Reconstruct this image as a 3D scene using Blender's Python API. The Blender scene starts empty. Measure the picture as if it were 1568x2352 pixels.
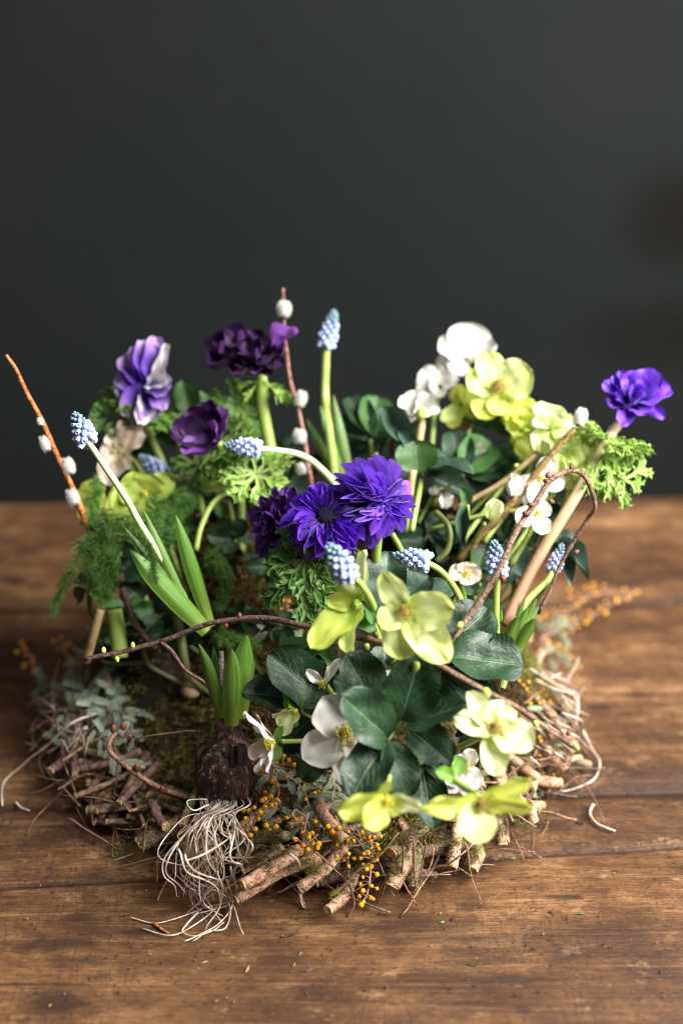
import bpy, math, random
from mathutils import Vector, Matrix, noise
R = random.Random(11)
rad = math.radians
scene = bpy.context.scene
COL = scene.collection

# ------------------------------------------------------------------ camera
TILT = rad(28.0)
CAM = Vector((0.02, -0.80, 0.615))
RIGHT = Vector((1, 0, 0)); FWD = Vector((0, math.cos(TILT), -math.sin(TILT))); UP = Vector((0, math.sin(TILT), math.cos(TILT)))
cd = bpy.data.cameras.new("camera"); cam = bpy.data.objects.new("camera", cd); COL.objects.link(cam)
cam.location = CAM; cam.rotation_euler = (math.pi/2 - TILT, 0, 0)
cd.lens = 50; cd.sensor_fit = 'VERTICAL'; cd.sensor_height = 36; cd.sensor_width = 24
cd.clip_start = 0.02; cd.clip_end = 50
cd.dof.use_dof = True; cd.dof.focus_distance = 0.865; cd.dof.aperture_fstop = 2.5
scene.camera = cam
# ------------------------------------------------------------------ light
scene.view_settings.view_transform = 'Standard'; scene.view_settings.look = 'None'
scene.view_settings.exposure = 0.0; scene.view_settings.gamma = 1.0
w = bpy.data.worlds.new("World"); scene.world = w; w.use_nodes = True
w.node_tree.nodes["Background"].inputs[0].default_value = (0.75, 0.85, 1.0, 1)
w.node_tree.nodes["Background"].inputs[1].default_value = 0.008

def area(name, loc, target, sx, sy, power, col):
    l = bpy.data.lights.new(name, 'AREA'); l.shape = 'RECTANGLE'; l.size = sx; l.size_y = sy
    l.energy = power; l.color = col
    o = bpy.data.objects.new(name, l); COL.objects.link(o); o.location = loc
    o.rotation_euler = (Vector(target) - Vector(loc)).to_track_quat('-Z', 'Y').to_euler()
    return o
area("window_light", (0.95, -0.28, 1.00), (0.02, -0.06, 0.08), 0.95, 1.05, 100.0, (1.0, 0.975, 0.94))
area("room_light", (-0.25, -1.05, 1.25), (0.0, -0.25, 0.0), 0.9, 0.9, 1.9, (0.92, 0.96, 1.0))
area("top_light", (-0.35, 0.0, 1.45), (-0.05, -0.05, 0.0), 0.7, 0.7, 2.2, (0.95, 0.98, 1.0))
scene.cycles.use_denoising = True; scene.cycles.filter_width = 1.1
scene.cycles.max_bounces = 8; scene.cycles.diffuse_bounces = 3; scene.cycles.transmission_bounces = 4
scene.cycles.caustics_reflective = False; scene.cycles.caustics_refractive = False

# ------------------------------------------------------------------ placing
def P(x, y, d):
    return CAM + d*(FWD + RIGHT*((x-784)/784*0.24) + UP*((1176-y)/1176*0.36))
def ray(x, y):
    return FWD + RIGHT*((x-784)/784*0.24) + UP*((1176-y)/1176*0.36)
def Z(x, y, z=0.0):
    r = ray(x, y); return CAM + r*((z-CAM.z)/r.z)
def sst(a, b, x):
    t = max(0.0, min(1.0, (x-a)/(b-a))); return t*t*(3-2*t)
def hm(x, y):
    e = math.sqrt((x/0.178)**2 + ((y-0.025)/0.158)**2)
    if e >= 1: return 0.0
    b = 0.040 + 0.075*sst(-0.075, 0.085, y)
    z = b*(1-e**4)
    z -= 0.030*math.exp(-(((x+0.085)/0.045)**2+((y+0.035)/0.038)**2)) if z > .03 else 0
    z += (0.036*math.exp(-(((x+0.06)/0.055)**2+((y-0.095)/0.045)**2)) + 0.03*math.exp(-(((x-0.06)/0.06)**2+((y-0.10)/0.045)**2)))*min(1, (1-e)*5)
    return max(0.0, z + 0.018*min(1, (1-e)*4)*noise.noise(Vector((x*28, y*28, 3.1))))
def G(x, y, lift=0.0):
    r = ray(x, y); t = 0.6
    while t < 1.6:
        p = CAM + r*t
        if p.z <= hm(p.x, p.y): break
        t += 0.002
    return CAM + r*(t-lift)
def F(cx, cy, cz):
    return (RIGHT*cx + UP*cy - FWD*cz).normalized()
def mpp(d): return 0.48*d/1568.0
def dep(p): return (p-CAM).dot(FWD)

def crom(pts, n=6):
    if len(pts) < 3:
        return [pts[0].lerp(pts[-1], i/n) for i in range(n+1)]
    q = [pts[0]*2-pts[1]] + list(pts) + [pts[-1]*2-pts[-2]]
    out = []
    for i in range(1, len(q)-2):
        a, b, c, d = q[i-1], q[i], q[i+1], q[i+2]
        for k in range(n):
            t = k/n
            out.append(0.5*((2*b)+(c-a)*t+(2*a-5*b+4*c-d)*t*t+(3*b-a-3*c+d)*t**3))
    out.append(q[-2].copy())
    return out

# ------------------------------------------------------------------ materials
def _mat(name):
    m = bpy.data.materials.new(name); m.use_nodes = True
    nt = m.node_tree; nt.nodes.clear()
    out = nt.nodes.new('ShaderNodeOutputMaterial')
    return m, nt, out
class NB:
    def __init__(s, nt): s.nt = nt
    def n(s, t, **kw):
        x = s.nt.nodes.new('ShaderNode'+t)
        for k, v in kw.items(): setattr(x, k, v)
        return x
    def set(s, sock, v):
        if isinstance(v, bpy.types.NodeSocket): s.nt.links.new(v, sock)
        elif v is not None: sock.default_value = v
    def math(s, op, a, b=None, c=None, clamp=False):
        x = s.n('Math', operation=op); x.use_clamp = clamp
        s.set(x.inputs[0], a); s.set(x.inputs[1], b)
        if c is not None: s.set(x.inputs[2], c)
        return x.outputs[0]
    def vmath(s, op, a, b=None):
        x = s.n('VectorMath', operation=op); s.set(x.inputs[0], a); s.set(x.inputs[1], b)
        return x.outputs['Value'] if op == 'LENGTH' else x.outputs[0]
    def map(s, vec, scale=(1,1,1), loc=(0,0,0), rot=(0,0,0)):
        x = s.n('Mapping'); s.set(x.inputs[0], vec); x.inputs[3].default_value = scale
        x.inputs[1].default_value = loc; x.inputs[2].default_value = rot
        return x.outputs[0]
    def noise(s, vec, scale=5, detail=3, rough=0.5, dist=0):
        x = s.n('TexNoise'); s.set(x.inputs['Vector'], vec); x.inputs['Scale'].default_value = scale
        x.inputs['Detail'].default_value = detail; x.inputs['Roughness'].default_value = rough
        x.inputs['Distortion'].default_value = dist
        return x.outputs[0]
    def ramp(s, fac, cols, interp='LINEAR'):
        x = s.n('ValToRGB'); s.set(x.inputs[0], fac); cr = x.color_ramp; cr.interpolation = interp
        while len(cr.elements) < len(cols): cr.elements.new(0.5)
        for e, (p, c) in zip(cr.elements, cols):
            e.position = p; e.color = (c[0], c[1], c[2], 1) if not isinstance(c, (int, float)) else (c, c, c, 1)
        return x.outputs[0]
    def mix(s, fac, a, b, mode='MIX'):
        x = s.n('Mix', data_type='RGBA', blend_type=mode)
        s.set(x.inputs[0], fac); s.set(x.inputs[6], a if isinstance(a, bpy.types.NodeSocket) else (*a, 1)); s.set(x.inputs[7], b if isinstance(b, bpy.types.NodeSocket) else (*b, 1))
        return x.outputs[2]
    def sm(s, v, a, b):
        x = s.n('MapRange', interpolation_type='SMOOTHSTEP'); s.set(x.inputs[0], v)
        x.inputs[1].default_value = a; x.inputs[2].default_value = b
        return x.outputs[0]
    def bump(s, h, strength=0.3, dist=0.001, nrm=None):
        x = s.n('Bump'); x.inputs['Strength'].default_value = strength; x.inputs['Distance'].default_value = dist
        s.set(x.inputs['Height'], h)
        if nrm: s.set(x.inputs['Normal'], nrm)
        return x.outputs[0]

def soft_mat(name, cols, rough=0.5, trans=0.3, vein=0.0, kind='petal', veincol=None, nbump=0.3, jit=0.12, spec=0.4, var=0.15, obj=False, nscale=400, sheen=0.0):
    """petals, leaves, stems: colour runs along the blade (UV), veins by UV, light passes through"""
    m, nt, out = _mat(name); b = NB(nt)
    tc = b.n('TexCoord'); oi = b.n('ObjectInfo')
    if obj:
        f = b.noise(tc.outputs['Object'], nscale, 3)
        col = b.ramp(f, cols); h = f
    else:
        uvn = b.n('UVMap'); sp = b.n('SeparateXYZ'); nt.links.new(uvn.outputs[0], sp.inputs[0])
        u, v = sp.outputs[0], sp.outputs[1]
        seedv = b.vmath('ADD', uvn.outputs[0], b.vmath('SCALE', oi.outputs['Location'], None))
        big = b.noise(b.map(seedv, (3, 3, 3)), 1.5, 3)
        vv = b.math('ADD', v, b.math('MULTIPLY', b.math('SUBTRACT', big, 0.5), 0.25))
        col = b.ramp(vv, cols)
        if kind == 'petal':
            fine = b.noise(b.map(seedv, (46, 2.4, 1)), 1.0, 4, 0.65)
            vl = b.sm(fine, 0.35, 0.65)
            col = b.mix(b.math('MULTIPLY', vl, vein), col, veincol or tuple(0.6*c for c in cols[0][1]))
            h = b.math('ADD', fine, b.math('MULTIPLY', big, 2.0))
        elif kind == 'leaf':
            a = b.math('ABSOLUTE', b.math('SUBTRACT', u, 0.5))
            mid = b.math('SUBTRACT', 1.0, b.sm(a, 0.008, 0.030))
            wob = b.math('MULTIPLY', b.math('SUBTRACT', b.noise(b.map(seedv, (5, 5, 5)), 1, 2), 0.5), 0.10)
            sv = b.math('ADD', b.math('SUBTRACT', v, b.math('MULTIPLY', a, 1.1)), wob)
            fr = b.math('ABSOLUTE', b.math('SUBTRACT', b.math('FRACT', b.math('MULTIPLY', sv, 6.5)), 0.5))
            side = b.math('MULTIPLY', b.math('SUBTRACT', 1.0, b.sm(fr, 0.02, 0.09)), b.math('SUBTRACT', 1.0, b.sm(a, 0.2, 0.46)))
            vm = b.math('MAXIMUM', mid, b.math('MULTIPLY', side, 0.55))
            mott = b.noise(b.map(seedv, (9, 9, 9)), 1.5, 5, 0.65)
            col = b.mix(b.math('MULTIPLY', vm, vein), col, veincol)
            col = b.mix(b.math('MULTIPLY', b.sm(mott, 0.45, 0.75), 0.35), col, tuple(min(1, 1.9*c+0.01) for c in cols[0][1]))
            cell = b.n('TexVoronoi'); nt.links.new(b.map(seedv, (26, 26, 26)), cell.inputs[0]); cell.inputs['Scale'].default_value = 1
            h = b.math('ADD', b.math('MULTIPLY', vm, -1.0), b.math('ADD', b.math('MULTIPLY', mott, 0.9), b.math('MULTIPLY', cell.outputs[0], 0.35)))
        elif kind == 'strap':
            fine = b.noise(b.map(seedv, (44, 1.0, 1)), 1.0, 3, 0.6)
            fl = b.noise(b.map(seedv, (14, 7, 7)), 1.0, 5, 0.6)
            col = b.mix(b.math('MULTIPLY', b.sm(fine, 0.4, 0.7), vein), col, veincol or tuple(1.8*c for c in cols[0][1]))
            col = b.mix(b.math('MULTIPLY', b.sm(fl, 0.62, 0.75), 0.35), col, (0.28, 0.24, 0.10))
            h = fine
    n2 = b.noise(tc.outputs['Object'], 90, 4)
    col = b.mix(b.math('MULTIPLY', b.sm(n2, 0.4, 0.8), var), col, (0.02, 0.02, 0.01))
    hsv = b.n('HueSaturation'); b.set(hsv.inputs['Color'], col)
    b.set(hsv.inputs['Value'], b.math('MULTIPLY_ADD', oi.outputs['Random'], jit*2, 1-jit))
    b.set(hsv.inputs['Hue'], b.math('MULTIPLY_ADD', oi.outputs['Random'], 0.016, 0.492))
    col = hsv.outputs[0]
    nrm = b.bump(h, nbump, 0.0006)
    p = b.n('BsdfPrincipled'); b.set(p.inputs['Base Color'], col); p.inputs['Roughness'].default_value = rough
    p.inputs['Specular IOR Level'].default_value = spec; p.inputs['Sheen Weight'].default_value = sheen
    b.set(p.inputs['Normal'], nrm)
    if trans > 0:
        t = b.n('BsdfTranslucent'); b.set(t.inputs[0], col)
        mx = b.n('MixShader'); mx.inputs[0].default_value = trans
        nt.links.new(p.outputs[0], mx.inputs[1]); nt.links.new(t.outputs[0], mx.inputs[2]); nt.links.new(mx.outputs[0], out.inputs[0])
    else:
        nt.links.new(p.outputs[0], out.inputs[0])
    return m
# repair: VectorMath SCALE needs a scale value
_old = NB.vmath
def _vm(s, op, a, b=None):
    if op == 'SCALE':
        x = s.n('VectorMath', operation='SCALE'); s.set(x.inputs[0], a); x.inputs['Scale'].default_value = 37.0; return x.outputs[0]
    return _old(s, op, a, b)
NB.vmath = _vm

LG = (0.60, 0.72, 0.16); LG2 = (0.74, 0.82, 0.40)
MAT = {}
MAT['lime'] = soft_mat('lime_petal', [(0, (0.42, 0.62, 0.06)), (0.20, (0.66, 0.78, 0.26)), (0.42, (0.84, 0.88, 0.50)), (0.65, (0.80, 0.86, 0.38)), (1, (0.74, 0.82, 0.26))], 0.45, 0.34, 0.75, veincol=(0.54, 0.68, 0.14), var=0.05)
MAT['lime_dark'] = soft_mat('olive_lime_petal', [(0, (0.52, 0.62, 0.07)), (0.5, (0.74, 0.80, 0.18)), (1, (0.70, 0.78, 0.14))], 0.45, 0.42, 0.55, veincol=(0.50, 0.62, 0.07), var=0.05)
MAT['cream'] = soft_mat('cream_petal', [(0, (0.50, 0.64, 0.14)), (0.22, (0.66, 0.74, 0.28)), (0.5, (0.80, 0.83, 0.50)), (1, (0.80, 0.84, 0.48))], 0.45, 0.32, 0.7, veincol=(0.62, 0.70, 0.28), var=0.03)
MAT['white'] = soft_mat('white_petal', [(0, (0.70, 0.72, 0.42)), (0.25, (0.88, 0.86, 0.80)), (1, (0.90, 0.89, 0.88))], 0.45, 0.28, 0.5, veincol=(0.62, 0.60, 0.52), var=0.02)
MAT['blush'] = soft_mat('blush_petal', [(0, (0.50, 0.45, 0.22)), (0.4, (0.66, 0.54, 0.42)), (1, (0.72, 0.60, 0.52))], 0.5, 0.3, 0.2, veincol=(0.6, 0.45, 0.36), var=0.04)
MAT['violet'] = soft_mat('violet_petal', [(0, (0.05, 0.008, 0.22)), (0.5, (0.115, 0.016, 0.50)), (1, (0.19, 0.035, 0.66))], 0.45, 0.22, 0.5, veincol=(0.06, 0.008, 0.32), var=0.05, sheen=0.2, jit=0.22)
MAT['violet_light'] = soft_mat('light_violet_petal', [(0, (0.09, 0.015, 0.34)), (0.5, (0.20, 0.06, 0.62)), (1, (0.34, 0.14, 0.78))], 0.45, 0.22, 0.5, veincol=(0.12, 0.03, 0.45), var=0.05, sheen=0.2, jit=0.22)
MAT['violet_dull'] = soft_mat('dull_violet_petal', [(0, (0.03, 0.005, 0.08)), (0.6, (0.075, 0.014, 0.16)), (1, (0.12, 0.03, 0.24))], 0.5, 0.2, 0.5, veincol=(0.03, 0.005, 0.09), var=0.05, jit=0.25)
MAT['plum'] = soft_mat('plum_petal', [(0, (0.005, 0.001, 0.008)), (0.6, (0.018, 0.002, 0.032)), (1, (0.045, 0.004, 0.075))], 0.55, 0.12, 0.4, veincol=(0.012, 0.001, 0.02), var=0.05, jit=0.25, sheen=0.05, spec=0.2)
MAT['plum_light'] = soft_mat('mauve_plum_petal', [(0, (0.05, 0.01, 0.14)), (0.6, (0.16, 0.05, 0.28)), (1, (0.24, 0.09, 0.36))], 0.5, 0.3, 0.4, veincol=(0.09, 0.02, 0.18), var=0.05)
MAT['lilac'] = soft_mat('lilac_petal', [(0, (0.05, 0.02, 0.26)), (0.5, (0.10, 0.045, 0.34)), (0.8, (0.30, 0.18, 0.45)), (1, (0.48, 0.34, 0.54))], 0.5, 0.3, 0.4, veincol=(0.16, 0.08, 0.42), var=0.04)
MAT['lilac_pale'] = soft_mat('pale_lilac_petal', [(0, (0.20, 0.18, 0.50)), (0.4, (0.62, 0.62, 0.56)), (1, (0.72, 0.68, 0.62))], 0.5, 0.3, 0.3, veincol=(0.38, 0.33, 0.60), var=0.03)
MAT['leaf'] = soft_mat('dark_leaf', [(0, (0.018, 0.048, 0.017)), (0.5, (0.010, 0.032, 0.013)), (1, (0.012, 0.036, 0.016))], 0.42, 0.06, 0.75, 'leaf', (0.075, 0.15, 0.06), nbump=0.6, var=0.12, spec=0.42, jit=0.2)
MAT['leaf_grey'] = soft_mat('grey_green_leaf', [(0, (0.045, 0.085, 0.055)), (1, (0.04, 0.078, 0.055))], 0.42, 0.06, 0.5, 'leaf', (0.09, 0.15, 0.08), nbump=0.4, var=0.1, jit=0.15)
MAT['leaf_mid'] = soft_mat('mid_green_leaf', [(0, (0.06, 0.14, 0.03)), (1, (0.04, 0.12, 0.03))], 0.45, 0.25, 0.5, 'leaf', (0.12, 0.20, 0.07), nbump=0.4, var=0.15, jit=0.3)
MAT['leaf_fresh'] = soft_mat('fresh_green_leaf', [(0, (0.20, 0.34, 0.05)), (1, (0.13, 0.28, 0.04))], 0.45, 0.35, 0.3, 'petal', (0.10, 0.22, 0.03), var=0.15, jit=0.25)
MAT['bract'] = soft_mat('feathery_bract', [(0, (0.13, 0.24, 0.045)), (1, (0.06, 0.15, 0.025))], 0.42, 0.25, 0.3, 'petal', (0.04, 0.11, 0.02), var=0.1, jit=0.2)
MAT['bract_mid'] = soft_mat('mid_feathery_bract', [(0, (0.20, 0.31, 0.06)), (1, (0.10, 0.20, 0.03))], 0.45, 0.3, 0.3, 'petal', (0.08, 0.16, 0.02), var=0.15, jit=0.3)
MAT['white_back'] = soft_mat('dimmed_white_petal', [(0, (0.50, 0.56, 0.28)), (0.25, (0.60, 0.59, 0.53)), (1, (0.64, 0.63, 0.61))], 0.5, 0.25, 0.7, veincol=(0.55, 0.54, 0.48), var=0.03)  # white petal darkened in colour against the strong light on the back flowers
MAT['lime_olive'] = soft_mat('dim_olive_petal', [(0, (0.20, 0.26, 0.03)), (0.5, (0.34, 0.42, 0.07)), (1, (0.31, 0.40, 0.06))], 0.5, 0.35, 0.5, veincol=(0.28, 0.36, 0.04), var=0.1)
MAT['bract_pale'] = soft_mat('pale_feathery_bract', [(0, (0.40, 0.54, 0.14)), (1, (0.26, 0.44, 0.08))], 0.42, 0.3, 0.3, 'petal', (0.2, 0.36, 0.06), var=0.08, jit=0.2)
MAT['strap'] = soft_mat('strap_leaf', [(0, (0.26, 0.36, 0.04)), (0.30, (0.085, 0.19, 0.016)), (1, (0.028, 0.10, 0.012))], 0.34, 0.10, 0.9, 'strap', (0.19, 0.32, 0.05), var=0.2, nbump=0.5, spec=0.5)
MAT['stem'] = soft_mat('green_stem', [(0.3, (0.24, 0.34, 0.06)), (0.7, (0.34, 0.44, 0.11))], 0.42, 0.0, obj=True, nscale=120, nbump=0.2, var=0.1)
MAT['stem_pale'] = soft_mat('pale_stem', [(0.3, (0.52, 0.62, 0.26)), (0.7, (0.66, 0.74, 0.40))], 0.42, 0.0, obj=True, nscale=120, nbump=0.2, var=0.05)
MAT['stem_dark'] = soft_mat('olive_stem', [(0.3, (0.06, 0.075, 0.02)), (0.7, (0.12, 0.14, 0.035))], 0.45, 0.0, obj=True, nscale=120, nbump=0.2, var=0.1)
MAT['stem_tan'] = soft_mat('tan_stem', [(0.3, (0.26, 0.17, 0.07)), (0.7, (0.46, 0.36, 0.17))], 0.5, 0.0, obj=True, nscale=120, nbump=0.2, var=0.1)
MAT['stem_cane'] = soft_mat('streaked_cane_stem', [(0, (0.50, 0.42, 0.20)), (0.3, (0.66, 0.58, 0.32)), (0.65, (0.56, 0.44, 0.22)), (0.85, (0.26, 0.13, 0.08)), (1, (0.16, 0.07, 0.05))], 0.5, 0.0, 0.8, 'petal', (0.34, 0.18, 0.09), var=0.25, nbump=0.5)
MAT['floret'] = soft_mat('blue_floret', [(0, (0.28, 0.37, 0.72)), (0.5, (0.42, 0.52, 0.82)), (0.72, (0.56, 0.65, 0.87)), (0.88, (0.78, 0.82, 0.90)), (1, (0.62, 0.70, 0.86))], 0.45, 0.1, 0.2, veincol=(0.18, 0.30, 0.75), var=0.04)
MAT['bud_teal'] = soft_mat('teal_floret_bud', [(0, (0.13, 0.22, 0.26)), (0.7, (0.18, 0.29, 0.34)), (1, (0.38, 0.46, 0.46))], 0.5, 0.05, 0.1, veincol=(0.1, 0.18, 0.2), var=0.1, jit=0.25)
MAT['catkin'] = soft_mat('silver_catkin', [(0.3, (0.74, 0.72, 0.66)), (0.7, (0.92, 0.91, 0.86))], 0.8, 0.30, obj=True, nscale=500, nbump=0.6, var=0.05, sheen=0.6)
MAT['mimosa'] = soft_mat('mimosa_yellow', [(0.3, (1.0, 0.38, 0.008)), (0.65, (1.0, 0.56, 0.02))], 0.7, 0.12, obj=True, nscale=1500, nbump=0.8, var=0.05, jit=0.12)
MAT['stamen'] = soft_mat('yellow_stamen', [(0.3, (0.60, 0.58, 0.08)), (0.65, (0.85, 0.66, 0.04))], 0.6, 0.0, obj=True, nscale=600, nbump=0.3, var=0.1)
MAT['stamen_old'] = soft_mat('spent_stamen', [(0.3, (0.62, 0.45, 0.08)), (0.5, (0.34, 0.20, 0.06)), (0.7, (0.70, 0.55, 0.12))], 0.7, 0.0, obj=True, nscale=700, nbump=0.3, var=0.2)
MAT['anther_dark'] = soft_mat('dark_anther', [(0.4, (0.006, 0.005, 0.015)), (0.60, (0.012, 0.01, 0.03)), (0.70, (0.40, 0.32, 0.12))], 0.6, 0.0, obj=True, nscale=900, nbump=0.5, var=0.0)
MAT['eye'] = soft_mat('black_eye', [(0.35, (0.006, 0.005, 0.012)), (0.8, (0.012, 0.010, 0.04))], 0.8, 0.0, obj=True, nscale=900, nbump=0.8, var=0.0, spec=0.1)
MAT['frond'] = soft_mat('grey_green_frond', [(0.3, (0.22, 0.31, 0.17)), (0.7, (0.38, 0.48, 0.34))], 0.55, 0.15, obj=True, nscale=80, nbump=0.1, var=0.1, jit=0.3)
MAT['frond_dusty'] = soft_mat('dusty_blue_green_frond', [(0.3, (0.22, 0.29, 0.19)), (0.7, (0.42, 0.50, 0.38))], 0.55, 0.15, obj=True, nscale=80, nbump=0.1, var=0.1, jit=0.3)
MAT['sprig_stem'] = soft_mat('pink_sprig_stem', [(0.3, (0.28, 0.12, 0.10)), (0.7, (0.40, 0.24, 0.17))], 0.5, 0.0, obj=True, nscale=150, nbump=0.2, var=0.1)
MAT['fern'] = soft_mat('fern_needle', [(0.3, (0.045, 0.12, 0.015)), (0.7, (0.12, 0.23, 0.04))], 0.5, 0.3, obj=True, nscale=60, nbump=0.1, var=0.1)
MAT['root'] = soft_mat('white_root', [(0.3, (0.30, 0.21, 0.15)), (0.5, (0.52, 0.43, 0.35)), (0.7, (0.80, 0.72, 0.65))], 0.4, 0.0, obj=True, nscale=110, nbump=0.5, var=0.1, jit=0.15)
MAT['root_old'] = soft_mat('brown_root', [(0.3, (0.16, 0.10, 0.07)), (0.7, (0.34, 0.25, 0.19))], 0.6, 0.0, obj=True, nscale=90, nbump=0.5, var=0.2, jit=0.3)
MAT['small_bulb'] = soft_mat('tan_bulb_skin', [(0.3, (0.34, 0.19, 0.09)), (0.7, (0.62, 0.44, 0.28))], 0.45, 0.0, obj=True, nscale=40, nbump=0.3, var=0.15)
MAT['green_bud'] = soft_mat('green_bud', [(0.3, (0.30, 0.44, 0.06)), (0.7, (0.55, 0.68, 0.16))], 0.4, 0.1, obj=True, nscale=300, nbump=0.2, var=0.1)
MAT['brown_bud'] = soft_mat('brown_bud', [(0.3, (0.08, 0.025, 0.015)), (0.7, (0.20, 0.07, 0.035))], 0.35, 0.0, obj=True, nscale=300, nbump=0.3, var=0.1)

def bark_mat(name, c1, c2, moss=0.0, sc=1.0, rough=0.6):
    m, nt, out = _mat(name); b = NB(nt); tc = b.n('TexCoord'); o = tc.outputs['Object']; oi = b.n('ObjectInfo')
    f = b.noise(b.map(o, (90*sc, 90*sc, 90*sc)), 1, 6, 0.7, 0.6); g = b.noise(b.map(o, (520, 520, 520)), 1, 4, 0.65)
    k = b.noise(b.map(o, (230, 230, 230)), 1, 4, 0.6, 1.5)
    col = b.ramp(f, [(0.32, c1), (0.66, c2)])
    col = b.mix(b.math('MULTIPLY', b.sm(k, 0.56, 0.64), 0.65), col, tuple(0.25*c for c in c1))
    col = b.mix(b.math('MULTIPLY', b.sm(g, 0.58, 0.66), 0.45), col, tuple(min(1, 1.35*c+.03) for c in c2))
    if moss:
        mm = b.noise(b.map(o, (55, 55, 55)), 1, 5, 0.65)
        col = b.mix(b.math('MULTIPLY', b.sm(mm, 0.50, 0.58), moss), col, b.ramp(g, [(0.3, (0.045, 0.055, 0.012)), (0.6, (0.17, 0.19, 0.05)), (0.75, (0.30, 0.33, 0.16))]))
    hsv = b.n('HueSaturation'); b.set(hsv.inputs['Color'], col); b.set(hsv.inputs['Value'], b.math('MULTIPLY_ADD', oi.outputs['Random'], 0.5, 0.75))
    p = b.n('BsdfPrincipled'); b.set(p.inputs['Base Color'], hsv.outputs[0]); p.inputs['Roughness'].default_value = rough
    b.set(p.inputs['Normal'], b.bump(b.math('ADD', b.math('SUBTRACT', g, b.math('MULTIPLY', b.sm(k, 0.5, 0.64), 0.8)), f), 1.0, 0.0011)); nt.links.new(p.outputs[0], out.inputs[0])
    return m
MAT['bark'] = bark_mat('stick_bark', (0.30, 0.15, 0.085), (0.64, 0.39, 0.25), 0.7)
MAT['bark_moss'] = bark_mat('mossy_bark', (0.14, 0.085, 0.045), (0.34, 0.23, 0.13), 0.9)
MAT['bark_purple'] = bark_mat('purple_brown_bark', (0.10, 0.05, 0.04), (0.22, 0.12, 0.095), 0.15)
MAT['bark_twig'] = bark_mat('brown_twig_bark', (0.13, 0.065, 0.04), (0.34, 0.19, 0.12), 0.0, 2.0, 0.45)
MAT['bark_dark'] = bark_mat('dark_twig_bark', (0.065, 0.03, 0.025), (0.17, 0.085, 0.065), 0.0, 2.0, 0.45)
MAT['bark_orange'] = bark_mat('orange_willow_bark', (0.34, 0.09, 0.02), (0.46, 0.17, 0.04), 0.0, 1.0, 0.4)
MAT['bark_olive'] = bark_mat('olive_willow_bark', (0.20, 0.11, 0.03), (0.32, 0.20, 0.06), 0.0, 1.0, 0.4)
MAT['bark_plum'] = bark_mat('plum_willow_bark', (0.17, 0.06, 0.05), (0.27, 0.12, 0.09), 0.0, 1.0, 0.4)
MAT['wiry'] = bark_mat('thin_twig', (0.16, 0.08, 0.04), (0.36, 0.20, 0.11), 0.2, 2.0)
MAT['cut'] = bark_mat('cut_wood', (0.40, 0.23, 0.10), (0.62, 0.44, 0.24), 0.0, 3.0, 0.7)

def moss_mat(name, dark, mid, brt):
    m, nt, out = _mat(name); b = NB(nt); tc = b.n('TexCoord'); o = tc.outputs['Object']
    f = b.noise(b.map(o, (22, 22, 22)), 1, 4, 0.6); g = b.noise(b.map(o, (260, 260, 260)), 1, 3)
    c = b.ramp(b.math('MULTIPLY_ADD', g, 0.35, b.math('MULTIPLY', f, 0.75)), [(0.38, dark), (0.52, mid), (0.72, brt)])
    p = b.n('BsdfPrincipled'); b.set(p.inputs['Base Color'], c); p.inputs['Roughness'].default_value = 0.75
    t = b.n('BsdfTranslucent'); b.set(t.inputs[0], c); mx = b.n('MixShader'); mx.inputs[0].default_value = 0.25
    nt.links.new(p.outputs[0], mx.inputs[1]); nt.links.new(t.outputs[0], mx.inputs[2]); nt.links.new(mx.outputs[0], out.inputs[0])
    return m
MAT['moss'] = moss_mat('moss', (0.050, 0.022, 0.008), (0.13, 0.075, 0.022), (0.24, 0.24, 0.035))
MAT['soil'] = moss_mat('dark_soil', (0.008, 0.005, 0.003), (0.018, 0.011, 0.006), (0.035, 0.022, 0.012))

def bulb_mat():
    m, nt, out = _mat('purple_bulb_skin'); b = NB(nt); tc = b.n('TexCoord'); o = tc.outputs['Object']
    f = b.noise(b.map(o, (55, 55, 26)), 1, 6, 0.7, 1.2); g = b.noise(b.map(o, (300, 300, 90)), 1, 4, 0.7)
    c = b.ramp(f, [(0.30, (0.012, 0.006, 0.005)), (0.5, (0.045, 0.018, 0.020)), (0.60, (0.15, 0.075, 0.065)), (0.72, (0.38, 0.24, 0.17))])
    c = b.mix(b.sm(g, 0.56, 0.64), c, (0.36, 0.23, 0.15)); c = b.mix(b.sm(g, 0.50, 0.40), c, (0.012, 0.006, 0.005))
    p = b.n('BsdfPrincipled'); b.set(p.inputs['Base Color'], c); b.set(p.inputs['Roughness'], b.math('MULTIPLY_ADD', f, 0.3, 0.42))
    b.set(p.inputs['Normal'], b.bump(b.math('ADD', f, b.math('MULTIPLY', g, 0.9)), 1.0, 0.0022)); nt.links.new(p.outputs[0], out.inputs[0])
    return m
MAT['bulb'] = bulb_mat()

STAINS = [(61, 1264, .012, .006), (32, 1333, .014, .007), (1449, 1339, .022, .008), (1372, 1625, .012, .005), (1461, 1596, .022, .003),
          (135, 2299, .022, .011), (120, 2168, .034, .007), (1199, 2316, .005, .003), (30, 2262, .05, .0016), (1430, 1395, .05, .007), (1290, 2060, .012, .003),
          (330, 2140, .02, .004), (1340, 1880, .006, .003), (1510, 2190, .004, .003), (180, 2110, .012, .004), (1000, 2140, .06, .012), (1250, 2170, .08, .014), (1150, 2250, .03, .004)]
slope = math.tan(rad(1.4))
def yl(px, py, sl):
    c = Z(px, py); return (c.y+sl*(-0.75-c.x), c.y+sl*(0.80-c.x))
e0 = (-0.62, -0.60); c1a = Z(10, 2040); c1b = Z(1500, 1950); s1 = (c1b.y-c1a.y)/(c1b.x-c1a.x)
e1 = (c1a.y+s1*(-0.75-c1a.x), c1a.y+s1*(0.80-c1a.x))
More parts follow.
